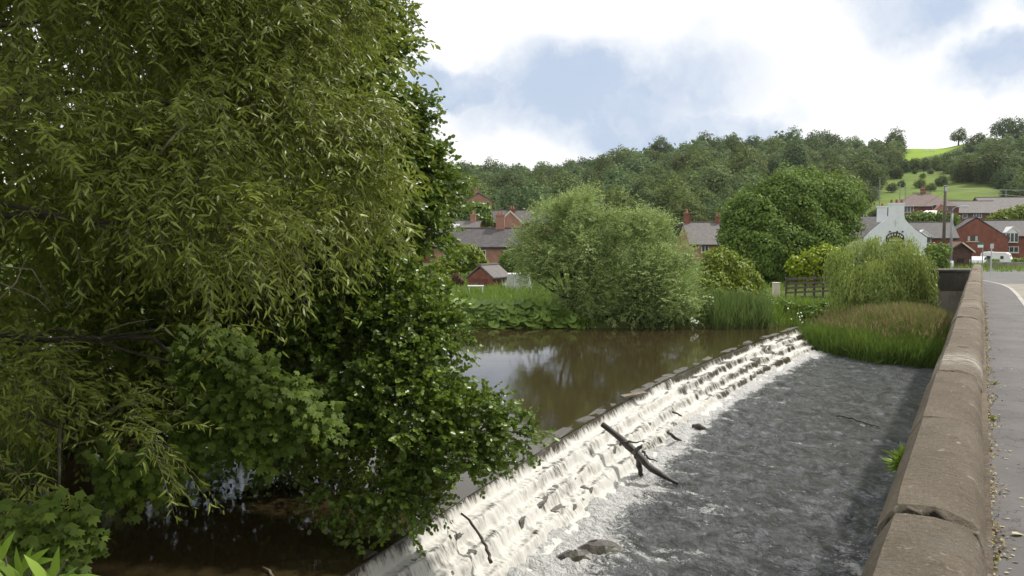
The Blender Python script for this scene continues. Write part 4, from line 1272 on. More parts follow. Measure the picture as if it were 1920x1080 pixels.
# weeping willow
ww = thing('weeping_willow', 'small pale green weeping willow with hanging curtains before the bridge abutment', 'tree', base_at(1650, 40.5))
Pw, Aw, Nw, rW, tws = [], [], [], [], []
heads = [(1580, 480, 44, 26), (1620, 468, 44.5, 28), (1660, 480, 44.0, 30), (1695, 460, 44.5, 26), (1725, 490, 44, 22), (1640, 510, 43.2, 34), (1690, 510, 43.2, 32), (1590, 520, 43.4, 28), (1650, 550, 42.8, 26), (1700, 545, 43, 24), (1610, 545, 43, 24), (1735, 520, 43.6, 14), (1675, 466, 44.2, 26), (1682, 500, 43.0, 30), (1670, 535, 42.6, 26), (1640, 455, 44.4, 18), (1705, 475, 44, 20)]
heads = [(a, b, c - 4.0 - (1.6 if a > 1700 else 0), d) for a, b, c, d in heads]
cen = np.array(px(1650, 480, 40.5))
for (x, y, Y, rp) in heads:
    c, rad = pb(x, y, Y, rp)
    n = int(150 * rad)
    d = rdir(n)
    d[:, 2] = np.abs(d[:, 2])
    o0 = c + d * rad * rng.uniform(0.5, 1.05, n)[:, None]
    h = rng.uniform(0.35, 1.0, n) * np.maximum(o0[:, 2] - 0.55, 0.4) * rng.choice([1, 0.6], n, p=[0.6, 0.4])
    dirh = unit((o0 - cen) * np.array((1, 1, 0)))
    k = 17
    tt = np.linspace(0, 1, k)[None, :]
    sway = 0.35 * (1 - np.exp(-3 * tt))
    p = o0[:, None, :] + dirh[:, None, :] * (sway * rng.uniform(0.3, 1.4, (n, 1)))[..., None] + np.array((0, 0, -1.0)) * (h[:, None] * tt ** 1.1)[..., None]
    p = p + rng.normal(0, 0.03, p.shape)
    Pw.append(p.reshape(-1, 3))
    Aw.append(unit(np.array((0, 0, -1.0)) + rng.normal(0, 0.33, (n * k, 3))))
    Nw.append(unit(np.repeat(dirh, k, 0) + np.array((0, -0.3, 0.3)) + rng.normal(0, 0.4, (n * k, 3))))
    rW.append(np.clip(np.repeat(rng.uniform(0, 1, n), k) * 0.7 + rng.uniform(0, 0.3, n * k), 0, 1))
    tws.append(p[:, ::5, :])
Pw, Aw, Nw, rW = map(np.concatenate, (Pw, Aw, Nw, rW))
lw_ = rng.uniform(0.12, 0.22, len(Pw))
leaves('crown', ww, Pw, Aw, Nw, lw_, lw_ * 0.26, T_QUAD, M['weeping'], rW, kind=None)
m = MB()
b_ = base_at(1650, 40.5)
m.tube([(b_[0], b_[1], b_[2] - 0.3), (b_[0] + .1, b_[1], 2.0), (b_[0], b_[1], 3.4)], [0.2, 0.16, 0.08], 8)
for i, (x, y, Y, rp) in enumerate(heads):
    limb(m, (b_[0], b_[1], 2.4), px(x, y, Y), 0.07, 0.02, 0.12, 5, i)
m.build('trunk', M['bark'], ww, smooth=True, world=True)

# ------------------------------------------------------------------ bank vegetation
def blades(name, label, cat, pts, hgt, wid, mat, lean=0.25, kind='stuff', tmpl=T_BLADE):
    n = len(pts)
    ax = unit(np.array((0, 0, 1.0)) + rng.normal(0, lean, (n, 3)) * np.array((1, 1, 0.2)))
    nr = unit(rng.normal(size=(n, 3)) * np.array((1, 1, 0.1)) + np.array((0.1, -0.6, 0.3)))
    hh = rng.uniform(hgt[0], hgt[1], n)
    o = leaves(name, None, pts, ax, nr, hh, rng.uniform(wid[0], wid[1], n), tmpl, mat, rng.uniform(0, 1, n), kind=kind)
    return tag(o, label, cat)


def scatter(n, x0, x1, Y0, Y1, keep=None):
    X = rng.uniform(x0, x1, n)
    Y = rng.uniform(Y0, Y1, n)
    if keep is not None:
        k = keep(X, Y)
        X, Y = X[k], Y[k]
    return np.stack([X, Y, ground_z(X, Y) - 0.02], -1)


blades('bank_grass', 'long green grass along the top of the far bank', 'grass', scatter(26000, -9, 16, 38.6, 54, lambda X, Y: river_sd(X, Y) > 0.1), (0.25, 0.75), (0.02, 0.05), M['grass'], 0.3)
blades('garden_grass', 'grass of the gardens behind the far bank', 'grass', scatter(22000, -20, 42, 54, 84), (0.25, 0.6), (0.04, 0.09), M['grass'], 0.3)
blades('bank_grass', 'rough grass on the shaded left bank below the trees', 'grass', scatter(9000, -12, -7.0, 3, 22, lambda X, Y: river_sd(X, Y) > -0.1), (0.15, 0.5), (0.01, 0.025), M['grass'], 0.4)
blades('reeds', 'upright green reeds standing at the waterline right of the willow bushes', 'reeds', scatter(2600, 9.6, 12.6, 37.9, 40.2, lambda X, Y: river_sd(X, Y) > -0.45), (0.9, 1.55), (0.03, 0.06), M['reed'], 0.10)
pt = scatter(900, 9.8, 12.9, 37.8, 38.7, lambda X, Y: river_sd(X, Y) > -0.5)
blades('dead_reeds', 'dry tan reed stalks along the foot of the green reeds', 'reeds', pt, (0.3, 0.75), (0.02, 0.05), M['tan'], 0.15)
pt = scatter(2200, -8.5, 4, 38.3, 39.4, lambda X, Y: np.abs(river_sd(X, Y)) < 0.8)
blades('bank_weeds', 'mixed green weeds overhanging the far waterline', 'weeds', pt, (0.25, 0.7), (0.03, 0.07), M['hedge'], 0.5)
pt = scatter(5200, 12, 24, 39, 44, lambda X, Y: river_sd(X, Y) > 0.2)
blades('bank_weeds', 'tall green weeds between the weir end and the weeping willow', 'weeds', pt, (0.3, 0.8), (0.03, 0.07), M['hedge'], 0.35)

# grassy island beside the bridge
isl = lambda X, Y: (river_sd(X, Y) > -0.25) & (X > 13.2 - 0.15 * (Y - 38)) & (Y < 38.6)
pt = scatter(60000, 13.2, 22.5, 30.6, 38.6, isl)
edge = river_sd(pt[:, 0], pt[:, 1])
hs = 0.66 + 0.7 * fbm(pt[:, 0] * 0.7, pt[:, 1] * 0.7, 33, 3) + 0.62 * sstep(0, 2.6, edge)
n = len(pt)
ax = unit(np.array((0, 0, 1.0)) + rng.normal(0, 0.22, (n, 3)) + np.array((0.05, -0.12, 0)) * sstep(1.2, 0, edge)[:, None] * 3)
nr = unit(rng.normal(size=(n, 3)) * np.array((1, 1, 0.1)) + np.array((0.1, -0.6, 0.3)))
og = leaves('island_grass', None, pt, ax, nr, hs * rng.uniform(0.75, 1.1, n), rng.uniform(0.018, 0.04, n), T_BLADE, M['grass'], rng.uniform(0, 0.8, n))
tag(og, 'thick clump of tall green grass growing from the river beside the parapet', 'grass')
k = (rng.uniform(0.1, 1.3, n) < edge) & (rng.uniform(0, 1, n) < 0.08 + 0.42 * fbm(pt[:, 0] * 0.5, pt[:, 1] * 0.5, 77, 3))
tip = pt[k] + ax[k] * (hs[k] * 0.86)[:, None] + np.array((0, 0, 0.02))
n2 = len(tip)
osd = leaves('seed_heads', None, tip, unit(ax[k] + rng.normal(0, 0.35, (n2, 3)) * np.array((1, 1, 0.5))), nr[k], rng.uniform(0.16, 0.40, n2), rng.uniform(0.02, 0.045, n2), T_QUAD, M['tan'], rng.uniform(0, 1, n2))
tag(osd, 'feathery tan seed heads above the tall grass clump', 'grass')
# water-side tuft on the bridge stonework
tf = thing('fern_tuft', 'small bright green tuft sprouting from the river face of the parapet', 'plant', BP(5.45, -0.40, ZCOP - 0.30), 0)
n = 260
d = unit(rng.normal(size=(n, 3)) + np.array((-0.5, -0.3, 0.7)))
leaves('fronds', tf, np.array(tf.location) + rng.normal(0, 0.025, (n, 3)), d, rng.normal(size=(n, 3)), rng.uniform(0.06, 0.13, n), rng.uniform(0.010, 0.02, n), T_LANCE, M['bright'], rng.uniform(0, 1, n), kind=None)

# butterbur: big round leaves, each a part
bb = thing('butterbur_patch', 'patch of big round butterbur leaves covering the far bank above the water', 'plant', (-1.5, 39, 0.2))
Lp, La_, Ln_, ll = [], [], [], []
for _ in range(4000):
    if len(Lp) >= 285:
        break
    x = rng.uniform(835, 1090)
    y = rng.uniform(565, 616)
    if y < 566 + max(0, (x - 1000) * 0.25) or (x > 1040 and rng.uniform() < 0.6):
        continue
    hgt = (617 - y) / 50
    p = px(x, y, 38.3 + 1.0 * hgt + rng.normal(0, 0.12))
    if any(np.hypot(*(p - q)[[0, 2]]) < 0.155 for q in Lp):
        continue
    Lp.append(p)
    La_.append(np.array((rng.normal(0, 0.5), -0.8, -0.45)))
    Ln_.append(np.array((rng.normal(0, 0.25), -0.62, 0.75)) + rng.normal(0, 0.15, 3))
    ll.append(rng.uniform(0.36, 0.66))
Lp, La_, Ln_, ll = map(np.array, (Lp, La_, Ln_, ll))
leaf_parts(bb, Lp, La_, Ln_, ll, ll, T_DISC, M['butterbur'], rng.uniform(0, 1, len(Lp)))
m = MB()
for p in Lp:
    m.tube([p, (p[0] + 0.05, p[1] + 0.25, max(p[2] - 0.7, 0.0))], [0.012, 0.016], 4, cap=False)
so = m.build('stalks', M['hedge'], bb, world=True)
so['kind'] = 'stuff'

# pale flowers on the bank bushes, each head a plant of its own
fl_me = MB()
for k in range(7):
    a = 2 * math.pi * k / 7
    fl_me.cyl(0.05 * math.cos(a) * (k > 0), 0.05 * math.sin(a) * (k > 0), 0.0, 0.015, 0.026, 6)
fl_me.tube([(0, 0, 0), (0.02, 0, -0.35)], 0.006, 4)
flm = None
for i in range(46):
    x, y, Y = [(1508, 592, 40.3), (1712, 590, 39.1), (1336, 570, 39.2), (1300, 600, 38.2)][i % 4]
    sx, sy = [(24, 12), (34, 9), (9, 20), (12, 9)][i % 4]
    p = px(x + rng.normal(0, sx * 0.6), y + rng.normal(0, sy * 0.6), Y - 0.3 + rng.normal(0, 0.15))
    if flm is None:
        o = fl_me.build('flower_head', M['white_flower'])
        flm = o.data
    else:
        o = link('flower_head', flm)
    o.location = tuple(p)
    o.scale = (0.6,) * 3
    o.rotation_euler = (0.6 + rng.normal(0, .2), rng.normal(0, .2), 0)
    tag(o, ['white flower head on the green shrubs left of the weeping willow', 'white flower head on the bush at the foot of the abutment', 'white flower head on the bush beside the reeds', 'white flower head low at the waterline under the right willow bush'][i % 4], 'flower',
        ['white flowers left of the weeping willow', 'white flowers by the abutment', 'white flowers beside the reeds', 'white flowers at the waterline'][i % 4])

# cream post and rail fence
p = px(1455, 552, 46)
post = thing('cream_post', 'short square cream painted post on the far bank', 'post', (p[0], 46, gz(p[0], 46)))
zt = px(1455, 531, 46)[2]
MB().box(-0.18, 0.18, -0.18, 0.18, -0.1, zt - post.location.z).build('shaft', M['cream'], post, bevel=0.02)
MB().box(-0.20, 0.20, -0.20, 0.20, zt - post.location.z, zt - post.location.z + 0.05).build('cap', M['cream'], post, bevel=0.02)
fa, fb = px(1474, 545, 47), px(1560, 540, 49)
fen = thing('rail_fence', 'dark weathered timber rail fence behind the cream post', 'fence', (fa[0], fa[1], 0))
for k in range(6):
    u = k / 5
    q_ = fa + (fb - fa) * u
    z0 = gz(q_[0], q_[1]) - 0.2
    MB().box(q_[0] - fa[0] - 0.05, q_[0] - fa[0] + 0.05, q_[1] - fa[1] - 0.05, q_[1] - fa[1] + 0.05, z0, 2.05 - (0 if k != 3 else -0.1)).build('post', M['fence'], fen)
for z in (1.95, 1.68, 1.42, 1.15):
    m = MB()
    d = fb - fa
    nx2, ny2 = -d[1] / np.hypot(d[0], d[1]) * 0.02, d[0] / np.hypot(d[0], d[1]) * 0.02
    o_ = (nx2 * -4, ny2 * -4)
    vs = []
    for zz in (z - 0.06, z + 0.06):
        vs += [(o_[0] - nx2, o_[1] - ny2, zz), (d[0] + o_[0] - nx2, d[1] + o_[1] - ny2, zz), (d[0] + o_[0] + nx2, d[1] + o_[1] + ny2, zz), (o_[0] + nx2, o_[1] + ny2, zz)]
    m.add(vs, [(0, 3, 2, 1), (4, 5, 6, 7), (0, 1, 5, 4), (1, 2, 6, 5), (2, 3, 7, 6), (3, 0, 4, 7)])
    m.build('rail', M['fence'], fen)
a_ = px(1498, 566, 44.5)
tag(MB().box(-1.1, 1.1, -0.12, 0.12, -0.05, 0.07).build('landing_plank', M['plank'], None), 'pale plank lying on the bank in front of the rail fence', 'plank').location = tuple(a_)

# ------------------------------------------------------------------ abutment and wing wall at the end of the bridge
aw = thing('wing_wall', 'dark stained wing wall over a paler concrete abutment at the end of the bridge', 'wall', (px(1750, 560, 38.3)[0], 38.3, -1.2))
lx = aw.location.x
zt = px(1750, 509, 38.3)[2]
zm = px(1750, 546, 38.3)[2]
x1 = BP(43.6, -0.42, 0)[0]
MB().box(-0.1, x1 - lx + 0.6, 0.0, 0.7, zm + 1.2, zt + 1.2).build('upper_wall', M['darkwall'], aw)
MB().box(-0.25, x1 - lx + 0.6, -0.1, 0.8, zt + 1.2, zt + 1.31).build('wall_coping', M['wetstone'], aw, bevel=0.02)
MB().box(0.0, x1 - lx + 0.5, -0.05, 0.65, -0.8, zm + 1.197).build('abutment', M['concrete'], aw)
MB().box(-0.9, -0.003, 0.1, 0.9, -0.8, zm + 1.0).build('return_wall', M['darkwall'], aw)
MB().box(-0.5, x1 - lx, -0.6, -0.053, -0.8, 0.9).build('footing', M['concrete'], aw, bevel=0.03)

# ------------------------------------------------------------------ houses
def house(name, label, base, rot, L, Wd, eav, rdg, wall, roof, hip=0.0, group=None, over=0.25, gable_roof=True):
    """ridge along local x; returns the thing"""
    t_ = thing(name, label, 'building' if 'pub' in name else 'house', base, rot, group)
    h = Wd / 2
    m = MB()
    if hip:
        m.box(-L / 2, L / 2, -h, h, -2, eav)
    else:
        m.prism([(-h, -2), (h, -2), (h, eav), (0, rdg - 0.12), (-h, eav)], 'x', -L / 2, L / 2)
    m.build('wall', wall, t_)
    m = MB()
    o2, sl = over, (rdg - eav) / h
    ez = eav - o2 * sl
    lx_ = L / 2 + (over * 0.6 if gable_roof else -0.22)
    if hip:
        a = [(-L / 2 - o2, -h - o2, ez), (L / 2 + o2, -h - o2, ez), (L / 2 + o2, h + o2, ez), (-L / 2 - o2, h + o2, ez), (-L / 2 + hip, 0, rdg), (L / 2 - hip, 0, rdg)]
        m.add(a, [(0, 1, 5, 4), (2, 3, 4, 5), (1, 2, 5), (3, 0, 4), (3, 2, 1, 0)])
    else:
        for sgn in (-1, 1):
            m.prism([(sgn * (h + o2), ez), (0, rdg), (0, rdg + 0.14), (sgn * (h + o2), ez + 0.14)], 'x', -lx_, lx_)
    rf = m.build('roof', roof, t_)
    t_['dims'] = (L, Wd, eav, rdg)
    m = MB()
    m.box(-lx_ + (hip if hip else 0), lx_ - (hip if hip else 0), -0.12, 0.12, rdg + 0.10, rdg + 0.2)
    m.build('ridge', M['ridge'], rf)
    # gutter along the front eave
    m = MB()
    m.box(-lx_, lx_, -h - o2 - 0.1, -h - o2 - 0.003, ez - 0.04, ez + 0.07)
    m.build('gutter', M['black'], t_)
    return t_


def window(t_, face, u, z, w, h, frame=None, panes=2, sill=True, curtain=False):
    L, Wd = t_['dims'][0], t_['dims'][1]
    m = MB()
    fr = 0.07
    d0, d1 = -0.03, 0.06
    bars = [(-w / 2, w / 2, -h / 2, -h / 2 + fr), (-w / 2, w / 2, h / 2 - fr, h / 2), (-w / 2, -w / 2 + fr, -h / 2 + fr, h / 2 - fr), (w / 2 - fr, w / 2, -h / 2 + fr, h / 2 - fr)]
    for k in range(1, panes):
        xx_ = -w / 2 + w * k / panes
        bars.append((xx_ - fr / 2, xx_ + fr / 2, -h / 2 + fr, h / 2 - fr))
    for a, b, c, d in bars:
        m.box(a, b, -d1, -d0, c, d)
    o = m.build('window', frame or M['white'], t_)
    parts = [o]
    g = MB().box(-w / 2 + fr, w / 2 - fr, -0.015, 0.03, -h / 2 + fr, h / 2 - fr).build('pane', M['glass'], o)
    if curtain:
        for s_ in (-1, 1):
            MB().box(s_ * w * 0.34 - w * 0.11, s_ * w * 0.34 + w * 0.11, -0.025, -0.017, -h / 2 + fr, h / 2 - fr).build('curtain', M['curtain'], o)
    if sill:
        MB().box(-w / 2 - 0.08, w / 2 + 0.08, -0.12, 0.02, -h / 2 - 0.12, -h / 2 - 0.003).build('sill', M['cream'], o)
    if face == 'F':
        o.location = (u, -Wd / 2, z)
    elif face == 'L':
        o.location = (-L / 2, u, z)
        o.rotation_euler = (0, 0, -math.pi / 2)
    elif face == 'R':
        o.location = (L / 2, u, z)
        o.rotation_euler = (0, 0, math.pi / 2)
    return o


def chimney(t_, x, y, w, d, z0, z1, mat, pots=2, potmat=None):
    m = MB()
    m.box(x - w / 2, x + w / 2, y - d / 2, y + d / 2, z0, z1)
    m.box(x - w / 2 - 0.06, x + w / 2 + 0.06, y - d / 2 - 0.06, y + d / 2 + 0.06, z1 + 0.002, z1 + 0.16)
    m.box(x - w / 2 - 0.05, x + w / 2 + 0.05, y - d / 2 - 0.05, y + d / 2 + 0.05, z0 + (z1 - z0) * 0.25, z0 + (z1 - z0) * 0.25 + 0.1)
    c = m.build('chimney', mat, t_)
    for k in range(pots):
        xx_ = x + (k - (pots - 1) / 2) * w / max(pots, 1) * 0.9
        MB().cyl(xx_, y, z1 + 0.16, z1 + 0.62, 0.13, 10, 0.10).build('chimney_pot', potmat or M['brick_pink'], c)
    return c


def at(x, y, Y):
    return px(x, y, Y)


# riverside brick cottage with a long slate roof
p = at(905, 470, 88)
g0 = 0.9
cot = house('brick_cottage', 'long low brick cottage with dark slate roof behind the lime green tree', (p[0] - 0.3, 90.5, g0), R(-4), 9.6, 5.4, at(0, 462, 88)[2] - g0, at(0, 428, 90.5)[2] - g0 - 0.1, M['brick_pink'], M['slate'])
window(cot, 'F', 0.5, at(0, 478, 88)[2] - g0, 0.72, 1.05, panes=2)
window(cot, 'F', -2.6, at(0, 478, 88)[2] - g0, 0.72, 1.05, panes=2)
window(cot, 'F', 3.4, at(0, 478, 88)[2] - g0, 0.72, 1.05, panes=2)
chimney(cot, 2.2, 0, 0.95, 0.6, cot['dims'][3] - 0.5, at(0, 405, 90)[2] - g0, M['brick_pink'], 2)
MB().box(-2.3, -1.4, -2.76, -2.66, 0, 1.1).build('door', M['white'], cot)
# second roof behind it, with roof lights
g1 = 1.4
p = at(850, 430, 104)
cot2 = house('terraced_cottage', 'grey roofed cottage behind the long cottage, pale roof light beside its chimney', (p[0] - 1.0, 106, g1), R(-6), 8.8, 6, at(0, 436, 104)[2] - g1 - 0.6, at(0, 414, 106)[2] - g1 - 0.1, M['brick'], M['slate_grey'])
chimney(cot2, 3.5, 0.0, 0.7, 0.6, cot2['dims'][3] - 0.5, at(0, 404, 106)[2] - g1, M['brick_pink'], 1)
chimney(cot2, -0.6, 0.3, 0.6, 0.5, cot2['dims'][3] - 0.5, at(0, 407, 106)[2] - g1, M['brick_pink'], 1)
m = MB()
hh_ = cot2['dims'][3] - cot2['dims'][2]
for k in range(3):
    x_ = -1.8 + k * 1.25
    a = [(x_, -0.75, cot2['dims'][3] - hh_ * 0.75 / 3 + 0.19), (x_ + 1.15, -0.75, cot2['dims'][3] - hh_ * 0.75 / 3 + 0.19), (x_ + 1.15, -2.2, cot2['dims'][3] - hh_ * 2.2 / 3 + 0.19), (x_, -2.2, cot2['dims'][3] - hh_ * 2.2 / 3 + 0.19)]
    MB().add(a + [(q[0], q[1], q[2] - 0.06) for q in a], [(0, 3, 2, 1), (4, 5, 6, 7), (0, 1, 5, 4), (1, 2, 6, 5), (2, 3, 7, 6), (3, 0, 4, 7)]).build('roof_light', M['pale_metal'], cot2)
# gabled house with bargeboards, right of the cottage chimney
g2 = 2.0
p = at(955, 420, 120)
ga = house('gabled_house', 'brick house with white bargeboard gable behind the cottage chimney', (p[0] + 1.6, 122, g2), R(6), 8.5, 6, at(0, 418, 120)[2] - g2, at(0, 396, 122)[2] - g2, M['brick'], M['slate'])
L, Wd, ev, rg = ga['dims']
gm = MB().prism([(-1.7, 0), (1.7, 0), (1.7, ev), (0, rg - 0.35), (-1.7, ev)], 'y', -4.2, -2.9)
gb = gm.build('gable_bay', M['brick_pink'], ga)
gb.location.x = -1.9
for s_ in (-1, 1):
    o = MB().prism([(s_ * 2.0, ev - 0.35), (0, rg - 0.3), (0, rg - 0.02), (s_ * 2.0, ev - 0.05)], 'y', -4.3, -4.21).build('bargeboard', M['cream'], gb)
    o = MB().prism([(s_ * 2.0, ev - 0.3), (0, rg - 0.26), (0, rg - 0.08), (s_ * 2.0, ev - 0.12)], 'y', -4.205, -1.0).build('bay_roof', M['slate'], gb)
chimney(ga, -4.0, 0, 1.1, 0.8, ev - 0.5, at(0, 402, 120)[2] - g2, M['brick'], 3)
chimney(ga, -1.2, -0.4, 0.8, 0.6, rg - 0.7, at(0, 393, 120)[2] - g2, M['brick'], 2)
# high gable peeping over the evergreen
g3 = 5.5
p = at(893, 372, 150)
hg = house('gabled_house', 'pinkish gable with slate roof high behind the dark evergreen', (p[0], 152, g3), R(90 + 8), 7, 5.0, at(0, 378, 150)[2] - g3, at(0, 363, 150)[2] - g3, M['brick_pink'], M['slate_grey'])
hg2 = MB().prism([(-2.2, 0), (2.2, 0), (2.2, 0.25), (0, 2.1), (-2.2, 0.25)], 'x', 0.0, 5.0)
o = hg2.build('side_roof', M['slate_grey'], hg)
o.rotation_euler = (0, 0, R(90))
o.location = (0, 2.6, hg['dims'][2] - 0.9)
chimney(hg, 1.0, 0, 0.7, 0.6, hg['dims'][3] - 0.4, at(0, 355, 150)[2] - g3, M['brick_pink'], 1)
# slate roof between the bush and the big tree
g4 = 1.2
p = at(1325, 430, 98)
mid = house('slate_cottage', 'cottage with grey slate roof and two tall brick chimneys between bush and big tree', (p[0] + 0.2, 100, g4), R(5), 5.4, 6.0, at(0, 457, 97)[2] - g4, at(0, 418, 100)[2] - g4, M['brick_pink'], M['slate_grey'])
chimney(mid, -2.25, 0.0, 0.62, 0.6, mid['dims'][3] - 1.0, at(0, 402, 100)[2] - g4, M['brick'], 1)
chimney(mid, 1.75, 0.0, 0.62, 0.6, mid['dims'][3] - 0.6, at(0, 408, 100)[2] - g4, M['brick'], 2)
window(mid, 'F', -0.9, 2.1, 0.9, 1.0, panes=2)
window(mid, 'F', 1.2, 2.1, 0.9, 1.0, panes=2)
# brick outbuilding
g5 = gz(at(908, 520, 58)[0], 58)
p = at(900, 520, 58)
sh = house('brick_shed', 'small red brick outbuilding with slate roof on the far bank garden', (p[0] + 0.6, 59.4, g5), R(62), 2.6, 2.1, at(0, 521, 58)[2] - g5, at(0, 500, 58)[2] - g5, M['brick'], M['slate_grey'], over=0.12)
MB().box(-1.345, -1.305, -0.6, 0.6, 0, sh['dims'][2] * 0.92).build('door', M['brick_dark'], sh)
window(sh, 'F', 0.3, sh['dims'][2] * 0.6, 0.5, 0.5, panes=1)
# pale green-white greenhouse half hidden by the bush
g6 = gz(at(970, 530, 54)[0], 54)
p = at(972, 530, 54)
gh = thing('greenhouse', 'pale whitish greenhouse half hidden behind the left willow bush', 'greenhouse', (p[0], 54, g6))
t_h = at(0, 514, 54)[2] - g6
MB().prism([(-0.95, 0), (0.95, 0), (0.72, t_h), (-0.72, t_h)], 'y', 0, 2.2).build('glazing', M['curtain'], gh)
for x_ in (-0.9, -0.3, 0.3, 0.9):
    MB().tube([(x_, -0.02, 0), (x_ * 0.77, -0.02, t_h)], 0.02, 4).build('glazing_bar', M['white'], gh)
p = at(892, 537, 50)
tag(MB().box(-0.5, 0.5, -0.25, 0.25, 0, 0.06).box(-0.45, -0.38, -0.2, 0.2, -0.45, -0.002).box(0.38, 0.45, -0.2, 0.2, -0.45, -0.002).build('garden_bench', M['white']), 'small white bench in the grass before the brick outbuilding', 'bench').location = tuple(p)

# white pub: gable with a big stepped stack
g7 = 1.2
Yp = 105
p = at(1678, 450, Yp)
pub = thing('white_pub', 'white rendered pub gable with curved shoulders rising to a chimney stack', 'pub', (p[0], Yp, g7), R(-20))
sc = Yp / F
zz = lambda y: at(0, y, Yp)[2] - g7
prof = [(-3.75, -1.5), (3.75, -1.5), (3.75, zz(446)), (3.3, zz(441)), (2.4, zz(431)), (1.55, zz(419)), (1.12, zz(411)), (1.02, zz(403)), (1.02, zz(383)), (-0.82, zz(383)), (-0.82, zz(403)), (-1.05, zz(409)), (-1.9, zz(420)), (-2.9, zz(433)), (-3.75, zz(446))]
MB().prism(prof, 'y', 0, 0.7).build('gable_wall', M['render'], pub)
m = MB().box(-0.9, 1.1, -0.06, 0.76, zz(383) + 0.002, zz(380.5))
m.build('stack_cap', M['render'], pub)
for k in range(3):
    MB().cyl(-0.5 + 0.6 * k, 0.35, zz(380.5) + 0.003, zz(374), 0.16, 10, 0.13).build('chimney_pot', M['brick'], pub)
MB().box(-2.1, -0.9, 1.2, 2.0, zz(416), zz(387.5)).box(-2.2, -0.8, 1.1, 2.1, zz(387.5) + .002, zz(385)).build('rear_stack', M['render'], pub)
MB().cyl(-1.5, 1.6, zz(385) + .002, zz(380), 0.16, 10, 0.13).build('chimney_pot', M['brick'], pub)
rg_, ev_ = zz(404), zz(446)
MB().prism([(-3.3, -1.5), (3.3, -1.5), (3.3, ev_), (0, rg_ - 0.2), (-3.3, ev_)], 'y', 0.703, 9).build('wall', M['render'], pub)
for s_ in (-1, 1):
    rfo = MB().prism([(s_ * 3.9, ev_ - 0.05), (0, rg_ - 0.1), (0, rg_ + 0.08), (s_ * 3.9, ev_ + 0.12)], 'y', 0.705, 9.2).build('roof', M['slate'], pub)
# wing with its ridge running left from the gable
wrg, wev = zz(406), zz(444)
MB().prism([(0.9, -1.5), (8.0, -1.5), (8.0, wev), (4.4, wrg - 0.2), (0.9, wev)], 'x', -7.4, -3.31).build('wing_wall', M['render'], pub)
MB().prism([(0.35, wev - 0.25), (4.4, wrg - 0.05), (4.4, wrg + 0.12), (0.35, wev - 0.08)], 'x', -7.6, -0.9).build('wing_roof', M['slate'], pub)
MB().prism([(8.45, wev - 0.25), (4.4, wrg - 0.05), (4.4, wrg + 0.12), (8.45, wev - 0.08)], 'x', -7.6, -0.9).build('wing_roof', M['slate'], pub)
# arched sign board with lamps
sg = [(-1.1, zz(462))] + [(1.1, zz(462))] + [(1.1 * math.cos(a), zz(446) + 0.75 * math.sin(a)) for a in np.linspace(0, math.pi, 9)]
sb = MB().prism(sg, 'y', -0.08, -0.003).build('sign_board', M['black'], pub)
o = MB()
for a in np.linspace(0.35, math.pi - 0.35, 7):
    cxx, czz = 0.85 * math.cos(a), zz(446) + 0.45 * math.sin(a)
    o.box(cxx - 0.09, cxx + 0.09, -0.095, -0.082, czz - 0.12, czz + 0.12)
o.box(-0.7, 0.7, -0.095, -0.082, zz(452), zz(449)).box(-0.8, 0.8, -0.095, -0.082, zz(458), zz(455))
o.build('sign_lettering', M['cream'], sb)
for x_ in (-0.65, 0.2, 0.85):
    m = MB().tube([(x_, -0.003, zz(434)), (x_, -0.3, zz(433.5))], 0.03, 5)
    m.cyl(x_, -0.3, zz(436), zz(433), 0.11, 8)
    m.build('sign_lamp', M['black'], pub)
MB().box(-0.04, 0.04, -0.05, -0.003, zz(424), zz(412)).box(-0.25, 0.25, -0.05, -0.003, zz(418), zz(417.3)).build('wall_tie', M['pale_metal'], pub)

# house range right of the pub with a white gabled dormer
g8 = 1.2
p = at(1748, 450, 112)
r1 = house('slate_house', 'brick house with slate roof and white gabled dormer, right of the pub', (p[0], 116, g8), R(-14), 8.6, 7, at(0, 446, 112)[2] - g8, at(0, 418, 116)[2] - g8, M['brick'], M['slate'])


def dormer(t_, x, w, z0, z1, z2, front, tex='white', pane=True):
    h = w / 2
    d = MB().prism([(x - h, z0), (x + h, z0), (x + h, z1), (x, z2), (x - h, z1)], 'y', front, front + 2.5).build('dormer', M[tex], t_)
    for s_ in (-1, 1):
        MB().prism([(x + s_ * (h + 0.15), z1 - 0.1), (x, z2 + 0.0), (x, z2 + 0.12), (x + s_ * (h + 0.15), z1 + 0.02)], 'y', front - 0.15, front + 2.5).build('dormer_roof', M['white'], d)
    m = MB()
    if pane:
        for k in range(3):
            xx_ = x - h + w * (k + 0.5) / 3
            m.box(xx_ - w * 0.13, xx_ + w * 0.13, front - 0.02, front + 0.02, z0 + 0.15, z1 - 0.1)
        m.build('pane', M['glass'], d)
    return d


zz8 = lambda y: at(0, y, 112)[2] - g8
dormer(r1, -0.1, 1.9, zz8(457), zz8(443), zz8(432), -3.75)
window(r1, 'F', -2.6, 1.2, 1.1, 1.1)
window(r1, 'F', 1.6, 1.2, 1.1, 1.1)
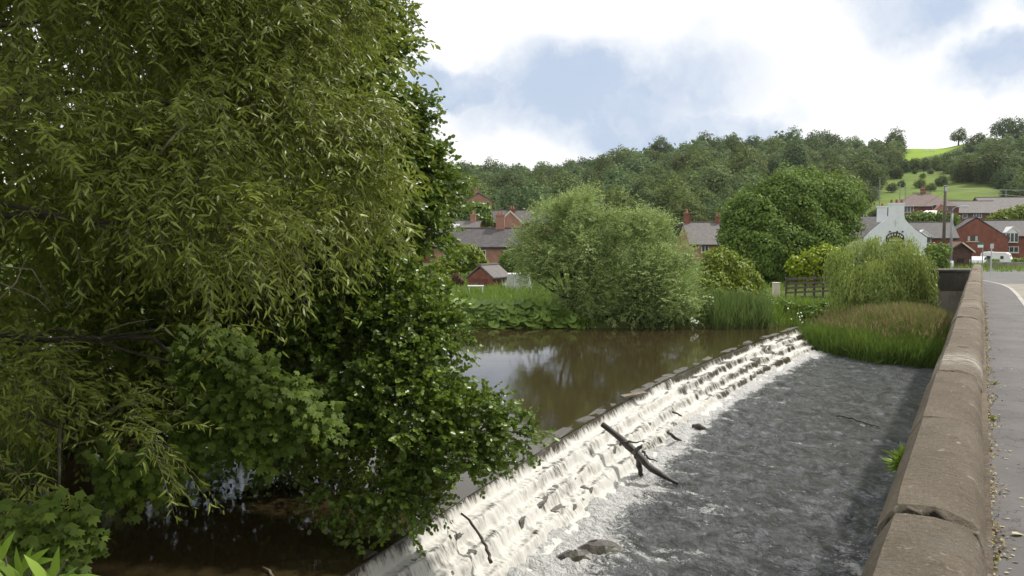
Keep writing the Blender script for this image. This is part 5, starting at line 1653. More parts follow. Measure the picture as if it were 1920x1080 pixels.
# big red brick gable house
g9 = 0.9
Yb = 122
p = at(1850, 450, Yb)
zz9 = lambda y: at(0, y, Yb)[2] - g9
bg = house('brick_house', 'red brick gable-ended house behind the white caravan', (p[0], Yb + 4.0, g9), R(90 - 22), 8, 8.6, zz9(446), zz9(408), M['brick'], M['slate'], over=0.1)
window(bg, 'L', 0.4, zz9(447), 1.5, 0.85, M['timber'], 3, curtain=True)
window(bg, 'L', 1.6, zz9(480), 1.3, 1.2, M['white'], 2)
p = at(1912, 455, Yb)
bg2 = house('brick_house', 'brick terrace house with white gabled dormer at the right edge of the picture', (p[0] + 1.0, Yb + 4.5, g9), R(-10), 9.6, 7, zz9(442), zz9(413), M['brick'], M['slate'])
dormer(bg2, -1.0, 1.7, zz9(455), zz9(436), zz9(426), -3.95)
window(bg2, 'F', -1.2, zz9(468), 2.6, 0.9, M['white'], 4)
window(bg2, 'F', 2.4, zz9(450), 1.2, 1.0, M['white'], 2)
MB().cyl(-4.5, -3.6, 0, zz9(440), 0.07, 8).build('downpipe', M['cream'], bg2)

# upper houses on the slope
def upper(x, y_eave, y_ridge, Y, L, Wd, rot, name, label, wall, roof, hip, wins, y_base=420):
    p = at(x, y_eave, Y)
    gg = at(0, y_base, Y)[2]
    h = house(name, label, (p[0], Y + Wd / 2, gg), R(rot), L, Wd, p[2] - gg, at(0, y_ridge, Y + Wd / 2)[2] - gg, wall, roof, hip=hip)
    for (xw, yw, w, hh2, fr) in wins:
        u = (xw - x) / F * Y
        window(h, 'F', u, at(0, yw, Y)[2] - gg, w, hh2, M['white'], fr, sill=False)
    return h


uh = upper(1748, 386, 363, 150, 10.4, 8, -8, 'semi_detached_house', 'pair of red brick houses with brown hipped roof above the pub', M['brick_dark'], M['tile_brown'], 3.6,
           [(1712, 392, 1.7, 1.25, 3), (1761, 389, 1.4, 1.1, 2), (1712, 407, 1.7, 0.8, 3), (1785, 393, 1.0, 1.0, 1)])
MB().prism([(-1.2, 0), (1.2, 0), (0, 1.3)], 'y', -5.4, -4.1).build('porch_gable', M['brick_pink'], uh).location = (1.6, 0, 2.4)
chimney(uh, 0.3, 0.2, 0.8, 0.6, uh['dims'][3] - 0.4, uh['dims'][3] + 0.7, M['brick'], 2)
upper(1836, 399, 378, 158, 9.6, 8, -3, 'terrace_house', 'grey roofed terrace house on the slope, middle of the upper row', M['brown_brick'], M['slate_grey'], 0,
      [(1812, 404, 0.9, 1.1, 1), (1835, 403, 1.6, 1.1, 3), (1793, 404, 1.0, 1.1, 2)])
upper(1896, 393, 371, 160, 9.4, 8, -3, 'terrace_house', 'grey roofed terrace house with white four-light window, right of the upper row', M['brown_brick'], M['slate_grey'], 0,
      [(1871, 400, 2.2, 1.4, 4), (1905, 400, 1.3, 1.2, 2)])
# white awning / marquee roof below the upper pair
p = at(1746, 402, 140)
aw_ = thing('white_canopy', 'white peaked canopy in the garden below the upper brick pair', 'canopy', (p[0], 140, at(0, 415, 140)[2]))
zc = lambda y: at(0, y, 140)[2] - aw_.location.z
m = MB().add([(-2.1, -1.2, zc(404)), (2.1, -1.2, zc(404)), (2.1, 1.2, zc(404)), (-2.1, 1.2, zc(404)), (-0.9, 0, zc(394.5)), (1.0, 0, zc(395))], [(0, 1, 5, 4), (2, 3, 4, 5), (1, 2, 5), (3, 0, 4), (3, 2, 1, 0)])
m.build('roof', M['white'], aw_)
for x_ in (-1.9, 1.9):
    for y_ in (-1.1, 1.1):
        MB().box(x_ - 0.05, x_ + 0.05, y_ - 0.05, y_ + 0.05, -1.2, zc(404) - 0.01).build('leg', M['pale_metal'], aw_)
# brick chimney stack of the house in the dip
p = at(1797, 420, 132)
st = thing('chimney_stack', 'tall red brick chimney rising beside the lamp post in front of the upper row', 'chimney', (p[0], 135, 1.5))
zs = lambda y: at(0, y, 135)[2] - 1.5
MB().box(-0.5, 0.5, -0.35, 0.35, 0, zs(402)).box(-0.6, 0.6, -0.45, 0.45, zs(402) + .003, zs(399)).box(-0.57, 0.57, -0.42, 0.42, zs(418), zs(415)).build('stack', M['brick'], st)
for x_ in (-0.25, 0.25):
    MB().cyl(x_, 0, zs(399) + 0.003, zs(394), 0.14, 10, 0.11).build('chimney_pot', M['brick'], st)
MB().box(-1.3, 1.0, -0.2, 4.0, -1, zs(428)).build('house_wall', M['brick'], st)

# timber garage
Yg = 62
g10 = 2.15
p = at(1798, 480, Yg)
tg = thing('timber_shed', 'brown timber shed with pale barge board beside the lamp post', 'shed', (p[0], Yg, g10), R(-16))
zg = lambda y: at(0, y, Yg)[2] - g10
ez_, rz_ = zg(470), zg(456)
MB().prism([(-0.85, -0.4), (0.75, -0.4), (0.75, ez_), (0.15, rz_), (-0.85, zg(474))], 'y', 0, 3.0).build('wall', M['timber'], tg)
for (a, b, nm) in [((0.15, rz_ + 0.02), (1.05, ez_ - 0.14), 'roof'), ((0.15, rz_ + 0.02), (-1.15, zg(478)), 'roof')]:
    ro = MB().prism([a, b, (b[0], b[1] + 0.10), (a[0], a[1] + 0.10)], 'y', -0.28, 3.2).build(nm, M['brown_brick'], tg)
    MB().prism([(a[0], a[1] - 0.03), (b[0], b[1] - 0.03), (b[0], b[1] + 0.09), (a[0], a[1] + 0.09)], 'y', -0.33, -0.283).build('barge_board', M['cream'] if b[0] > 0 else M['timber'], ro)
MB().box(-0.15, 0.35, -0.03, 0.05, zg(492), zg(484)).build('window', M['black'], tg)
MB().box(0.78, 0.86, -0.1, -0.02, -0.2, ez_ - 0.1).build('corner_post', M['black'], tg)

# ------------------------------------------------------------------ caravan, car, signs, poles
Yc = 108
p = at(1868, 490, Yc)
g11 = 0.55
cv = thing('caravan', 'white touring caravan parked behind the low roadside wall', 'caravan', (p[0], Yc, g11), R(-38))
zc_ = lambda y: at(0, y, Yc)[2] - g11
prof = [(-1.75, 0.35), (1.45, 0.35), (1.72, 0.7), (1.80, 1.15), (1.55, 1.85), (1.2, 2.08), (-1.45, 2.12), (-1.72, 1.95), (-1.82, 1.3)]
bd = MB().prism(prof, 'y', -0.95, 0.95).build('body', M['white'], cv, bevel=0.05)
for (x_, z_, w_, h_) in [(-0.95, 1.35, 0.75, 0.5), (0.75, 1.4, 0.36, 0.4), (0.05, 0.95, 0.6, 0.9)]:
    MB().box(x_ - w_ / 2, x_ + w_ / 2, -0.975, -0.953, z_ - h_ / 2, z_ + h_ / 2).build('window' if z_ > 1 else 'door', M['glass'] if z_ > 1 else M['white'], cv)
o = MB().box(-0.02, 0.02, -0.55, 0.55, 0, 0.5).build('window', M['glass'], cv)
o.location = (1.74, 0, 1.25)
o.rotation_euler = (0, R(-19), 0)
MB().box(-1.7, 1.6, -0.962, -0.953, 0.62, 0.70).build('stripe', M['grey_metal'], cv)
for y_ in (-0.93, 0.93):
    wv = MB().tube([(-0.1, y_ - 0.08, 0.32), (-0.1, y_ + 0.08, 0.32)], 0.32, 16).build('wheel', M['rubber'], cv)
MB().tube([(1.5, 0, 0.42), (2.5, 0, 0.45)], 0.05, 6).build('tow_bar', M['grey_metal'], cv)
MB().box(-1.0, -0.4, -0.2, 0.2, 2.122, 2.2).build('roof_vent', M['pale_metal'], cv)

p = at(1836, 488, 104)
car = thing('parked_car', 'small white car parked left of the caravan', 'car', (p[0], 104, 0.75), R(50))
body = [(-1.8, 0.28), (1.75, 0.28), (1.85, 0.55), (1.7, 0.82), (0.95, 0.92), (0.35, 1.38), (-1.05, 1.42), (-1.75, 0.98), (-1.9, 0.6)]
MB().prism(body, 'y', -0.78, 0.78).build('body', M['white'], car, bevel=0.08)
for y_ in (-0.79, 0.775):
    MB().prism([(-1.45, 0.98), (0.72, 0.96), (0.3, 1.30), (-1.0, 1.33)], 'y', y_, y_ + 0.015).build('side_window', M['glass'], car)
MB().add([(0.93, -0.65, 0.965), (0.93, 0.65, 0.965), (0.40, 0.62, 1.385), (0.40, -0.62, 1.385)], [(0, 1, 2, 3)]).build('windscreen', M['glass'], car)
for x_ in (-1.15, 1.15):
    for y_ in (-0.72, 0.72):
        wv = MB().tube([(x_, y_ - 0.09, 0.3), (x_, y_ + 0.09, 0.3)], 0.3, 16).build('wheel', M['rubber'], car)
        MB().tube([(x_, y_ - 0.095, 0.3), (x_, y_ + 0.095, 0.3)], 0.17, 10).build('rim', M['pale_metal'], wv)

# telegraph pole with wires
p = at(1769, 470, 78)
tp = thing('telegraph_pole', 'tall dark wooden telegraph pole rising in front of the upper houses', 'pole', (p[0], 78, 2.0))
zt = at(0, 349, 78)[2] - 2.0
MB().tube([(0, 0, -0.3), (0, 0, zt)], [0.17, 0.12], 10).build('shaft', M['pole'], tp, smooth=True)
MB().box(-0.12, 0.12, -0.12, 0.12, zt + 0.003, zt + 0.08).box(-0.13, 0.13, -0.2, -0.13, zt - 0.5, zt - 0.1).build('cap', M['pale_metal'], tp)
for k in range(4):
    MB().box(-0.32, 0.32, -0.02, 0.02, zt - 1.6 - 0.5 * k, zt - 1.57 - 0.5 * k).build('step_iron', M['grey_metal'], tp)
for k, (ex, ey, eY) in enumerate([(2050, 352, 120), (2050, 372, 120), (1640, 356, 190), (1700, 398, 150)]):
    e = at(ex, ey, eY) - np.array(tp.location)
    a = np.array((0, 0, zt - 0.15 - 0.1 * k))
    m = MB()
    m.tube([a + (e - a) * u + np.array((0, 0, -1.2 * u * (1 - u))) for u in np.linspace(0, 1, 9)], 0.018, 4)
    m.build('wire', M['grey_metal'], tp)
# lamp post
Yl = 58
p = at(1782, 500, Yl)
lp = thing('street_lamp', 'slim grey street lamp with curved arm beside the timber shed', 'lamp post', (p[0], Yl, 2.1))
zl_ = lambda y: at(0, y, Yl)[2] - 2.1
MB().tube([(0, 0, -0.2), (0, 0, zl_(489))], 0.19, 10).build('base', M['pale_metal'], lp, smooth=True)
MB().tube([(0, 0, zl_(489) + .003), (0, 0, zl_(400))], [0.11, 0.08], 10).build('column', M['grey_metal'], lp, smooth=True)
MB().tube([(0, 0, zl_(400) + .003), (0.03, -0.02, zl_(393)), (0.18, -0.08, zl_(388.5)), (0.5, -0.15, zl_(387.5))], [0.06, 0.05, 0.045, 0.04], 8).build('arm', M['grey_metal'], lp, smooth=True)
MB().prism([(0.45, zl_(388.5)), (1.05, zl_(388.5)), (1.1, zl_(387)), (1.0, zl_(385.5)), (0.5, zl_(386.3))], 'y', -0.26, -0.06).build('lantern', M['pale_metal'], lp, bevel=0.02)
# bus stop flag and thin sign post
p = at(1842, 490, 60)
bs = thing('bus_stop_sign', 'green and white bus stop flag on a post behind the parapet end', 'sign', (p[0], 60, 2.1))
zb = lambda y: at(0, y, 60)[2] - 2.1
MB().tube([(0, 0, -0.2), (0, 0, zb(454))], 0.035, 8).build('post', M['grey_metal'], bs)
MB().box(-0.42, 0.0, -0.06, -0.037, zb(459), zb(455)).build('flag_top', M['sign_green'], bs)
MB().box(-0.42, 0.0, -0.06, -0.037, zb(464), zb(459) - .003).build('flag_panel', M['white'], bs)
p = at(1858, 500, 48)
sp = thing('sign_post', 'thin pale post with small sign at the far end of the footway', 'post', (p[0], 48, 2.15))
zb2 = lambda y: at(0, y, 48)[2] - 2.15
MB().tube([(0, 0, -0.2), (0, 0, zb2(458))], 0.035, 8).build('post', M['pale_metal'], sp)
MB().box(-0.11, 0.11, -0.05, -0.036, zb2(466), zb2(457)).build('plate', M['pale_metal'], sp, bevel=0.01)
# thin poles on the slope
for i, (x, y0, y1, Y, lab) in enumerate([(1649, 372, 333, 200, 'pale thin pole on the slope, leftmost of the row of poles'), (1687, 375, 345, 190, 'pale pole on the slope behind the pub chimney, left of two close ones'), (1697, 375, 352, 186, 'shorter pale pole on the slope next to the pub chimney'), (1886, 372, 357, 175, 'distant street lamp behind the upper terrace roof')]):
    p = at(x, y0, Y)
    q_ = thing('distant_pole', lab, 'pole', (p[0], Y, p[2] - 1))
    z1 = at(0, y1, Y)[2] - q_.location.z
    MB().tube([(0, 0, -2), (0, 0, z1)], [0.13, 0.09], 6).build('shaft', M['grey_metal'], q_)
    MB().box(-0.45, 0.45, -0.05, 0.05, z1 + .003, z1 + 0.10).build('cross_arm', M['grey_metal'], q_)

# low stone wall and hedge along the far road side
ra, rb2 = at(1845, 503, 62), at(2100, 500, 58)
rw_ = thing('roadside_wall', 'low grey stone wall along the far side of the road below the caravan', 'wall', (ra[0], ra[1], 2.0))
d = rb2 - ra
ux = d / np.hypot(d[0], d[1])
Lw_ = np.hypot(d[0], d[1])
rw_.rotation_euler = (0, 0, math.atan2(d[1], d[0]))
for row in range(3):
    x_ = 0.25 * (row % 2)
    while x_ < Lw_ - 0.5:
        w_ = random.uniform(0.4, 0.75)
        MB().box(x_ + 0.012, x_ + w_ - 0.012, random.uniform(-.03, .02), 0.4, -0.25 + row * 0.27 + 0.008, -0.25 + (row + 1) * 0.27 - 0.008).build('stone', M['concrete'], rw_)
        x_ += w_
for (x, Y, w_, lab) in [(1862, 64, 0.7, 'small green hedge clump in front of the caravan'), (1912, 70, 0.9, 'green hedge right of the caravan at the picture edge')]:
    p = at(x, 485, Y)
    tree('hedge_clump', lab, 'hedge', (p[0], Y, 2.1), [(np.array((p[0] + k * w_ * 0.35, Y, 2.35)), 0.34) for k in (-1, 0, 1)], 1200, (0.08, 0.16), M['hedge'], r0=0.03)
tree('hedge_clump', 'green hedge on the garden bank below the white canopy', 'hedge', (at(1752, 415, 134)[0], 134, 5), [pb(1720, 412, 134, 14), pb(1740, 410, 134, 14), pb(1762, 411, 134, 14), pb(1785, 412, 134, 12), pb(1700, 415, 134, 12)], 2600, (0.25, 0.45), M['green'], r0=0.05)
tree('garden_tree', 'light green garden tree in front of the upper terrace at the right edge', 'tree', (at(1893, 420, 140)[0], 140, 4), [pb(1880, 410, 140, 16), pb(1900, 405, 140, 16), pb(1918, 398, 140, 14), pb(1860, 414, 140, 10)], 3000, (0.25, 0.45), M['lime'], r0=0.08)
tree('roadside_shrub', 'loose green shrub behind the wing wall left of the lamp post', 'shrub', (at(1757, 490, 56)[0], 56, 2.1), [pb(1757, 485, 56, 16), pb(1768, 470, 56, 14), pb(1748, 470, 57, 14), pb(1770, 495, 56, 10)], 2400, (0.10, 0.18), M['hedge'], r0=0.03)

# ------------------------------------------------------------------ hillside wood: every larger tree its own object
def tree_proto(k):
    r = np.random.default_rng(900 + k)
    tall = k == 3
    bl = []
    nb = 7 if not tall else 6
    for i in range(nb):
        a = 2 * math.pi * i / nb + r.uniform(-.3, .3)
        rad = r.uniform(0.30, 0.42)
        q = r.uniform(0.28, 0.5) * (0.6 if tall else 1)
        bl.append((np.array((q * math.cos(a), q * math.sin(a), r.uniform(0.45, 0.95) * (1.08 if tall else 1))), rad))
    bl.append((np.array((0, 0, 1.1 if not tall else 1.3)), 0.38))
    bl.append((np.array((0, 0, 0.7)), 0.5))
    holder = bpy.data.objects.new('tmp', None)
    o = crown(bl, 5200, (0.05, 0.095), M['hill'], holder, 'hill_tree', T_QUAD, 0.95, 0.5, 0.5, r=r, lump=0.22)
    me = o.data
    bpy.data.objects.remove(o)
    bpy.data.objects.remove(holder)
    # trunk into the same mesh via bmesh-free append
    tm = MB()
    tm.tube([(0, 0, -0.3), (0.02, 0, 0.6), (0, 0, 1.1)], [0.06, 0.045, 0.02], 6)
    for a in range(4):
        tm.tube([(0, 0, 0.4), (0.3 * math.cos(a * 1.6), 0.3 * math.sin(a * 1.6), 0.8)], [0.03, 0.012], 5)
    import bmesh
    bm = bmesh.new()
    bm.from_mesh(me)
    b0 = [bm.verts.new(v_) for v_ in tm.v]
    for f in tm.f:
        fc = bm.faces.new([b0[i] for i in f])
        fc.material_index = 1
    bm.to_mesh(me)
    bm.free()
    me.materials.append(M['bark'])
    me.name = 'hill_tree'
    return me


protos = [tree_proto(k) for k in range(10)]
hr = np.random.default_rng(42)
cand = []
NOTREE = [
    [(1690, 425), (1690, 358), (1930, 352), (1930, 425)],
    [(855, 425), (855, 360), (925, 360), (990, 392), (990, 425)],
]
tries = 0
grid = {}
while tries < 26000 and len(cand) < 760:
    tries += 1
    a = hr.uniform(R(-14), R(37))
    D = 128 + (445 - 128) * math.sqrt(hr.uniform(0, 1))
    X, Y = D * math.sin(a), D * math.cos(a)
    z = gz(X, Y) if False else None
    rad = (4.4 + 5.6 * hr.uniform(0, 1) ** 1.6) * (0.8 if D < 180 else 1)
    key = (int(X // 10), int(Y // 10))
    ok = True
    for i in (-1, 0, 1):
        for j in (-1, 0, 1):
            for (x2, y2, r2_) in grid.get((key[0] + i, key[1] + j), []):
                if (x2 - X) ** 2 + (y2 - Y) ** 2 < (0.64 * (rad + r2_)) ** 2:
                    ok = False
    if not ok:
        continue
    z = gz(X, Y)
    bx, by = proj(np.array((X, Y, z)))
    tx, ty = proj(np.array((X, Y, z + 1.6 * rad)))
    cx_, cy_ = proj(np.array((X, Y, z + 0.9 * rad)))
    rp = rad * F / Y
    bad = False
    for fx, fy in [(bx, by), (cx_, cy_), (tx, ty)] + [(cx_ + rp * 0.92 * math.cos(q), cy_ + rp * 0.8 * math.sin(q)) for q in np.arange(0, 6.2, 0.52)]:
        if poly_in(FIELD, np.array(fx), np.array(fy)) and Y > 200:
            bad = True
        if poly_in(ROUGH, np.array(fx), np.array(fy)) and Y > 120:
            bad = True
    if 1700 < bx < 1815 and Y > 300 and by < 300:
        bad = True
    for pl in NOTREE:
        if poly_in(pl, np.array(cx_), np.array(cy_)) and Y < 175:
            bad = True
    # nothing in front of the houses
    if Y < 172 and bx > 1580:
        bad = True
    if Y < 160 and 840 < bx < 1000:
        bad = True
    if Y < 135:
        bad = True
    if bad:
        continue
    grid.setdefault(key, []).append((X, Y, rad))
    cand.append((X, Y, z, rad, rp))
vis = [c for c in cand if 760 < proj(np.array(c[:3]))[0] < 1990]
vis_set = sorted(vis, key=lambda c: -c[4])[:285]
ids = set(id(c) for c in vis_set)
hill_lab = 'leafy green tree of the wood covering the hillside behind the village'
for c in vis_set:
    o = link('hill_tree', protos[hr.integers(0, 10)])
    o.location = (c[0], c[1], c[2] - 0.25 * c[3])
    s_ = c[3]
    o.scale = (s_, s_, s_ * hr.uniform(0.85, 1.15))
    o.rotation_euler = (hr.normal(0, .04), hr.normal(0, .04), hr.uniform(0, 6.28))
    bx, by = proj(np.array((c[0], c[1], c[2] + c[3])))
    side_ = 'left above the cottages' if bx < 1010 else ('middle above the willow bushes' if bx < 1330 else ('above the big dark tree' if bx < 1690 else 'right behind the upper houses'))
    hi_ = 'near the skyline' if c[1] > 330 else ('halfway up' if c[1] > 235 else 'low on')
    tag(o, 'leafy tree %s the hillside, %s' % ({'near the skyline': 'near the skyline of', 'halfway up': 'halfway up', 'low on': 'low on'}[hi_], side_), 'tree', 'hillside wood trees %s %s' % (hi_, side_))
rest = [c for c in cand if id(c) not in ids and 700 < proj(np.array(c[:3]))[0] < 2050]
VV, FF, RR_ = [], [], []
base = 0
for c in rest:
    me = protos[hr.integers(0, 10)]
    nv = len(me.vertices)
    co = np.empty(nv * 3, np.float32)
    me.vertices.foreach_get('co', co)
    co = co.reshape(-1, 3)
    # leaf quads come first, four verts each; keep most of them
    nq = 4 * ((nv - 100) // 4)
    keep = (np.arange(nq // 4) % 18) < 1
    cq = co[:nq].reshape(-1, 4, 3)[keep]
    cen_ = cq.mean(1, keepdims=True)
    cq = cen_ + (cq - cen_) * 3.3
    th = hr.uniform(0, 6.28)
    rot = np.array([[math.cos(th), -math.sin(th), 0], [math.sin(th), math.cos(th), 0], [0, 0, 1]])
    cq = cq.reshape(-1, 3) @ rot.T * c[3] + np.array((c[0], c[1], c[2] - 0.25 * c[3]))
    n4 = len(cq) // 4
    VV.append(cq)
    FF.append(base + np.arange(n4 * 4).reshape(-1, 4))
    RR_.append(np.full(n4 * 4, hr.uniform(0, 1)) * 0.6 + np.repeat(hr.uniform(0, 0.4, n4), 4))
    base += n4 * 4
if VV:
    o = link('distant_wood', np_mesh('distant_wood', np.concatenate(VV), [np.concatenate(FF)], M['hill'], {'rnd': np.concatenate(RR_)}))
    tag(o, 'more crowns of the hillside wood merging into one mass', 'wood', kind='stuff')

# skyline trees beside the bright field
def sky_tree(x, y, rp, Y, label, nm='field_tree'):
    s_ = rp * Y / F
    for Yt in np.arange(150, 425, 4.0):          # the ground seen just under the crown
        q_ = px(x, y + rp * 0.75, Yt)
        if gz(q_[0], Yt) >= q_[2]:
            Y = float(Yt)
            break
    s_ = rp * Y / F
    c = px(x, y, Y)
    z0 = gz(c[0], Y)
    c[2] = max(z0 + 0.5 * s_, min(c[2], z0 + 1.05 * s_))
    t_ = thing(nm, label, 'tree', (c[0], Y, z0))
    bl = [(c + s_ * np.array(v_), s_ * q_) for v_, q_ in [((0, 0, 0.15), 0.55), ((-0.5, 0, 0), 0.42), ((0.5, 0.1, -0.05), 0.45), ((0.1, -0.3, 0.4), 0.4), ((0.25, 0, -0.25), 0.4), ((-0.25, 0.2, -0.15), 0.4)]]
    crown(bl, 2400, (0.07 * s_, 0.14 * s_), M['hill'], t_, 'crown', T_QUAD, 0.95, 0.5, 0.5, lump=0.25)
    m = MB()
    m.tube([(c[0], Y, z0 - 1), tuple(c)], [0.11 * s_, 0.05 * s_], 6)
    m.build('trunk', M['bark'], t_, world=True)


sky_tree(1798, 244, 17, 415, 'lone rounded tree on the skyline at the top of the bright field')
sky_tree(1881, 232, 25, 400, 'dark broad tree on the skyline at the right end of the ridge')
for i, (x, y, rp, Y) in enumerate([(1692, 312, 17, 322), (1712, 310, 17, 325), (1732, 309, 16, 322), (1752, 306, 17, 325), (1772, 301, 18, 330), (1794, 296, 19, 330), (1814, 287, 20, 335), (1680, 325, 16, 300), (1790, 318, 18, 300), (1830, 268, 22, 345), (1780, 312, 18, 300), (1805, 305, 22, 300)]):
    sky_tree(x, y, rp, Y, 'rounded tree of the hedge line under the bright field', 'hedge_tree')
    for o in [o for o in COL.objects if o.name.startswith('hedge_tree') and 'group' not in o]:
        o['group'] = 'hedge trees under the bright field'
for i, (x, y, rp, Y) in enumerate([(1745, 322, 7, 300), (1760, 316, 9, 300), (1730, 330, 7, 285), (1700, 318, 8, 310), (1725, 345, 13, 250), (1745, 352, 12, 240), (1765, 340, 14, 255), (1690, 345, 9, 260), (1672, 352, 12, 245), (1715, 322, 6, 305), (1655, 398, 14, 170), (1640, 402, 14, 165)]):
    sky_tree(x, y, rp, Y, 'round scrub bush dotted over the rough slope below the bright field', 'scrub_bush')
    for o in [o for o in COL.objects if o.name.startswith('scrub_bush') and 'group' not in o]:
        o['group'] = 'scrub bushes on the rough slope'
# sheep on the bright field, a few pixels each
shm = MB()
shm.prism([(-0.55, 0.35), (0.5, 0.35), (0.62, 0.6), (0.5, 0.95), (-0.5, 0.95), (-0.62, 0.6)], 'y', -0.25, 0.25)
shm.box(0.55, 0.9, -0.1, 0.1, 0.75, 1.05)
for x_ in (-0.4, 0.4):
    for y_ in (-0.15, 0.15):
        shm.box(x_ - 0.05, x_ + 0.05, y_ - 0.05, y_ + 0.05, 0, 0.347)
sd_ = None
for (x, y) in [(1737, 268), (1745, 267), (1752, 265.5)]:
    Y = 400.0
    for _ in range(40):
        p = px(x, y, Y)
        if p[2] < gz(p[0], Y):
            Y -= 4
    o = link('sheep', sd_) if sd_ else shm.build('sheep', M['white'])
    sd_ = o.data
    o.location = (p[0], Y, gz(p[0], Y))
    o.rotation_euler = (0, 0, random.uniform(0, 6))
    tag(o, 'tiny white sheep grazing on the bright field near the skyline', 'sheep', 'sheep on the bright field')

# ------------------------------------------------------------------ debris on and below the weir
def branch_thing(name, label, cat, lines, mat='deadwood'):
    base = lines[0][0][0]
    t_ = thing(name, label, cat, base)
    for i, (pts, rad, nm) in enumerate(lines):
        r = np.random.default_rng(i + 5)
        P_ = [np.array(p) for p in pts]
        fine_, rr = [], []
        for a in range(len(P_) - 1):
            for u in np.linspace(0, 1, 5)[:-1]:
                fine_.append(P_[a] + (P_[a + 1] - P_[a]) * u + r.normal(0, 0.012, 3))
                rr.append((rad[a] + (rad[a + 1] - rad[a]) * u) * r.uniform(0.88, 1.12))
        fine_.append(P_[-1])
        rr.append(rad[-1])
        MB().tube(fine_, rr, 8).build(nm, M[mat], t_, smooth=True, world=True)
    return t_


def on_water(x, y, z):
    """point of the photograph lying at height z"""
    lo, hi = 3.0, 200.0
    for _ in range(50):
        mid_ = (lo + hi) / 2
        if px(x, y, mid_)[2] > z:
            lo = mid_
        else:
            hi = mid_
    return px(x, y, lo)


A = on_water(1130, 795, 0.16)
Bq = on_water(1195, 850, -0.32)
Cq = on_water(1222, 878, -0.56)
Dq = on_water(1272, 908, -0.84)
branch_thing('dead_branch', 'dark forked dead branch lying across the steps of the weir', 'branch', [
    ([A, Bq, Cq, Dq], [0.065, 0.085, 0.075, 0.03], 'limb'),
    ([on_water(1162, 832, -0.05), on_water(1180, 829, 0.02), on_water(1207, 828, 0.0)], [0.035, 0.025, 0.008], 'fork'),
    ([on_water(1190, 848, -0.25), on_water(1199, 838, -0.08), on_water(1203, 835, -0.02)], [0.05, 0.04, 0.025], 'stub'),
    ([Bq, on_water(1198, 872, -0.62), on_water(1204, 892, -0.84)], [0.06, 0.065, 0.05], 'fork'),
    ([on_water(1205, 845, -0.3), on_water(1215, 858, -0.42), on_water(1233, 866, -0.6)], [0.028, 0.02, 0.01], 'fork')])
tag(MB().prism([(-0.07, -0.02), (0.07, -0.02), (0.07, 0.025), (-0.07, 0.025)], 'x', -0.75, 0.75).build('plank', M['plank']), 'pale worn plank stuck on the crest of the weir', 'plank')
pl_ = bpy.data.objects['plank']
q1, q2 = on_water(1166, 744, 0.09), on_water(1210, 736, 0.09)
pl_.location = tuple((q1 + q2) / 2)
pl_.rotation_euler = (0.15, 0, math.atan2(q2[1] - q1[1], q2[0] - q1[0]))
pl_.scale.x = np.linalg.norm(q2 - q1) / 1.5
branch_thing('bent_stick', 'thin curved black stick hanging over the nearest part of the weir', 'stick', [([on_water(866, 962, -0.0), on_water(893, 992, -0.1), on_water(912, 1022, -0.25), on_water(921, 1055, -0.42)], [0.018, 0.022, 0.024, 0.028], 'stick')])
branch_thing('drift_log', 'short dark log floating at the foot of the weir beyond the dead branch', 'log', [([on_water(1300, 799, -0.76), on_water(1314, 801, -0.72), on_water(1326, 807, -0.8)], [0.07, 0.09, 0.05], 'log')])
branch_thing('drift_stick', 'dark stick lodged in the foam just above the drifting log', 'stick', [([on_water(1252, 810, -0.5), on_water(1266, 821, -0.7), on_water(1284, 829, -0.82)], [0.03, 0.045, 0.025], 'stick')])
branch_thing('drift_stick', 'small stick caught on the middle steps above the drifting log', 'stick', [([on_water(1262, 772, -0.3), on_water(1278, 780, -0.5)], [0.03, 0.02], 'stick')])
branch_thing('floating_branch', 'long thin branch drifting in the open water near the parapet', 'branch', [([on_water(1522, 767, -0.80), on_water(1548, 772, -0.84)], [0.012, 0.014], 'twig'), ([on_water(1568, 779, -0.79), on_water(1600, 785, -0.77), on_water(1620, 793, -0.8), on_water(1648, 800, -0.80)], [0.02, 0.028, 0.022, 0.014], 'limb')])
for (x, y, sx, lab) in [(1078, 1048, 0.28, 'dark wet rock breaking the foam nearest the weir foot'), (1125, 1030, 0.34, 'flat dark wet rock right of the nearest rock')]:
    r = np.random.default_rng(int(x))
    m = MB()
    n = 9
    rings = []
    for j, (zz_, rr_) in enumerate([(-0.3, 1.0), (0.0, 0.95), (0.10, 0.6), (0.13, 0.15)]):
        for k in range(n):
            a = 2 * math.pi * k / n
            q_ = rr_ * sx * r.uniform(0.8, 1.2)
            rings.append((q_ * math.cos(a) * 1.3, q_ * math.sin(a) * 0.8, zz_ + r.normal(0, 0.015)))
    fs = [(j * n + k, j * n + (k + 1) % n, (j + 1) * n + (k + 1) % n, (j + 1) * n + k) for j in range(3) for k in range(n)] + [tuple(3 * n + k for k in range(n))]
    m.add(rings, fs)
    o = m.build('rock', M['wetstone'])
    o.location = tuple(on_water(x, y, ZL))
    tag(o, lab, 'rock')
p0, p1_ = on_water(495, 1062, 0.05), on_water(512, 1082, 0.0)
branch_thing('broken_stub', 'pale broken stick poking from the dark pool at the bottom edge', 'stick', [([p0, p1_], [0.014, 0.02], 'stick')], 'plank')

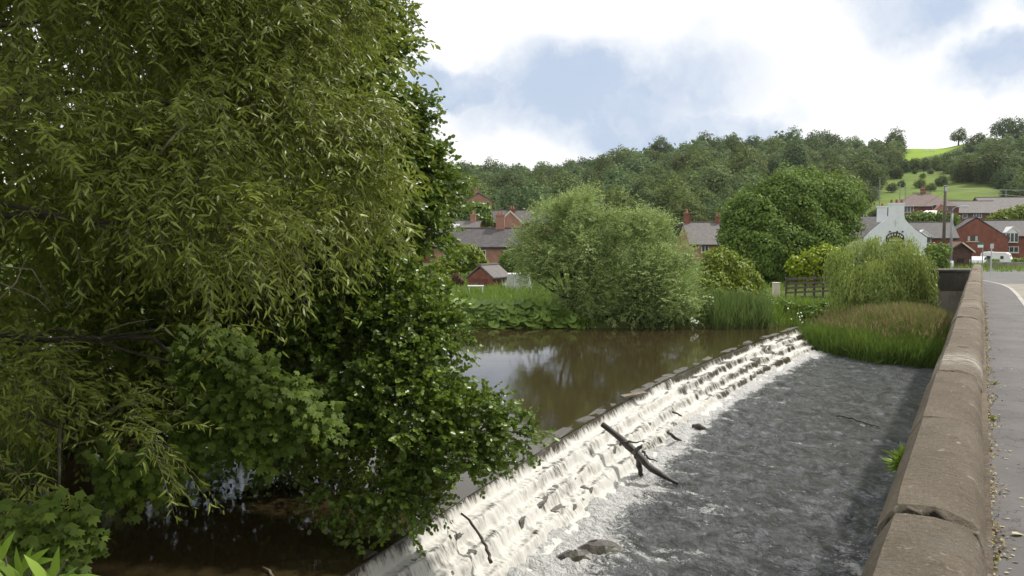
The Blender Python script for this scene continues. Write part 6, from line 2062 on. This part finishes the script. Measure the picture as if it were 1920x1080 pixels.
# ------------------------------------------------------------------ litter on the pavement
n = 9000
s_ = rng.uniform(1.2, 30, n)
r_ = 0.05 + np.abs(rng.normal(0, 0.055, n)) * (0.7 + 0.6 * np.sin(s_ * 2.3) ** 2)
ps = np.stack([BD[0] * s_ + BR[0] * r_, BD[1] * s_ + BR[1] * r_, np.full(n, ZDECK + 0.008) + rng.uniform(0, 0.018, n)], -1)
o = leaves('leaf_litter', None, ps, rng.normal(size=(n, 3)) * np.array((1, 1, 0.3)), np.array((0, 0, 1.0)) + rng.normal(0, 0.45, (n, 3)), rng.uniform(0.014, 0.045, n), rng.uniform(0.009, 0.028, n), T_QUAD, M['litter'], rng.uniform(0, 0.95, n))
tag(o, 'strip of dry leaf litter along the foot of the parapet', 'leaf litter')
def on_deck(x, y):
    return on_water(x, y, ZDECK + 0.006)


fallen = [(1917, 1002), (1892, 1047), (1910, 1000), (1868, 708), (1880, 660), (1874, 655), (1899, 712), (1912, 700), (1890, 845), (1909, 870), (1885, 925), (1902, 790)] + [(float(rng.uniform(1866, 1918)), float(rng.uniform(600, 1075))) for _ in range(26)]
lme = leaf_mesh('fallen_leaf', np.zeros((1, 3)), np.array([[1., 0, 0]]), np.array([[0, 0, 1.]]), np.ones(1), np.ones(1), T_ROUND, M['litter'], np.array([0.85]))
for i, (x, y) in enumerate(fallen):
    o = link('fallen_leaf', lme)
    o.location = tuple(on_deck(x, y))
    k = 0.085 if i < 2 else float(rng.uniform(0.018, 0.045))
    o.scale = (k, k * 0.6, k * 0.6)
    o.rotation_euler = (rng.normal(0, .15), rng.normal(0, .15), rng.uniform(0, 6.28))
    tag(o, ['yellow fallen leaf at the right picture edge, larger of the nearest two', 'pale yellow fallen leaf lying flat nearest the bottom right corner'][i] if i < 2 else 'small pale fallen leaf lying on the grey pavement', 'leaf', 'fallen leaves on the pavement' if i >= 2 else None)
branch_thing('fallen_twig', 'short dark twig lying on the pavement by the leaf litter', 'twig', [([on_deck(1860, 736), on_deck(1870, 742), on_deck(1880, 751)], [0.006, 0.007, 0.004], 'twig')])
for (x, y, n_) in [(1865, 720, 40), (1862, 786, 60), (1858, 1052, 30)]:
    p = on_deck(x, y)
    t_ = thing('weed_tuft', {720: 'yellowish weed tuft by the parapet beside the fallen twig', 786: 'green weed tuft at the parapet foot, biggest of the three', 1052: 'small weed tuft at the parapet foot nearest the bottom edge'}[y], 'weed', tuple(p))
    d = unit(rng.normal(size=(n_, 3)) * np.array((1, 1, 0.4)) + np.array((0, 0, 0.5)))
    leaves('leaf_blades', t_, p + rng.normal(0, 0.012, (n_, 3)) * np.array((1, 1.5, 0.1)), d, rng.normal(size=(n_, 3)), rng.uniform(0.03, 0.07, n_), rng.uniform(0.006, 0.012, n_), T_LANCE, M['lime'], rng.uniform(0, 1, n_), kind=None)

# ------------------------------------------------------------------ thin summer air over the valley
hz = NT('haze')
hz.n.remove(hz.bsdf)
pv = hz.node('ShaderNodeVolumePrincipled')
pv.inputs['Color'].default_value = (0.86, 0.92, 1.0, 1)
pv.inputs['Density'].default_value = 0.00009
pv.inputs['Anisotropy'].default_value = 0.2
hz.l.new(pv.outputs[0], hz.out.inputs['Volume'])
gmin = float(GZ[(GX > -700) & (GX < 900) & (GY > -200) & (GY < 900)].min())
haze = MB().box(-700, 900, -150, 900, min(gmin, -3.2) - 1.0, 140).build('haze', hz.m)
tag(haze, 'thin pale air over the valley', 'haze', kind='stuff')
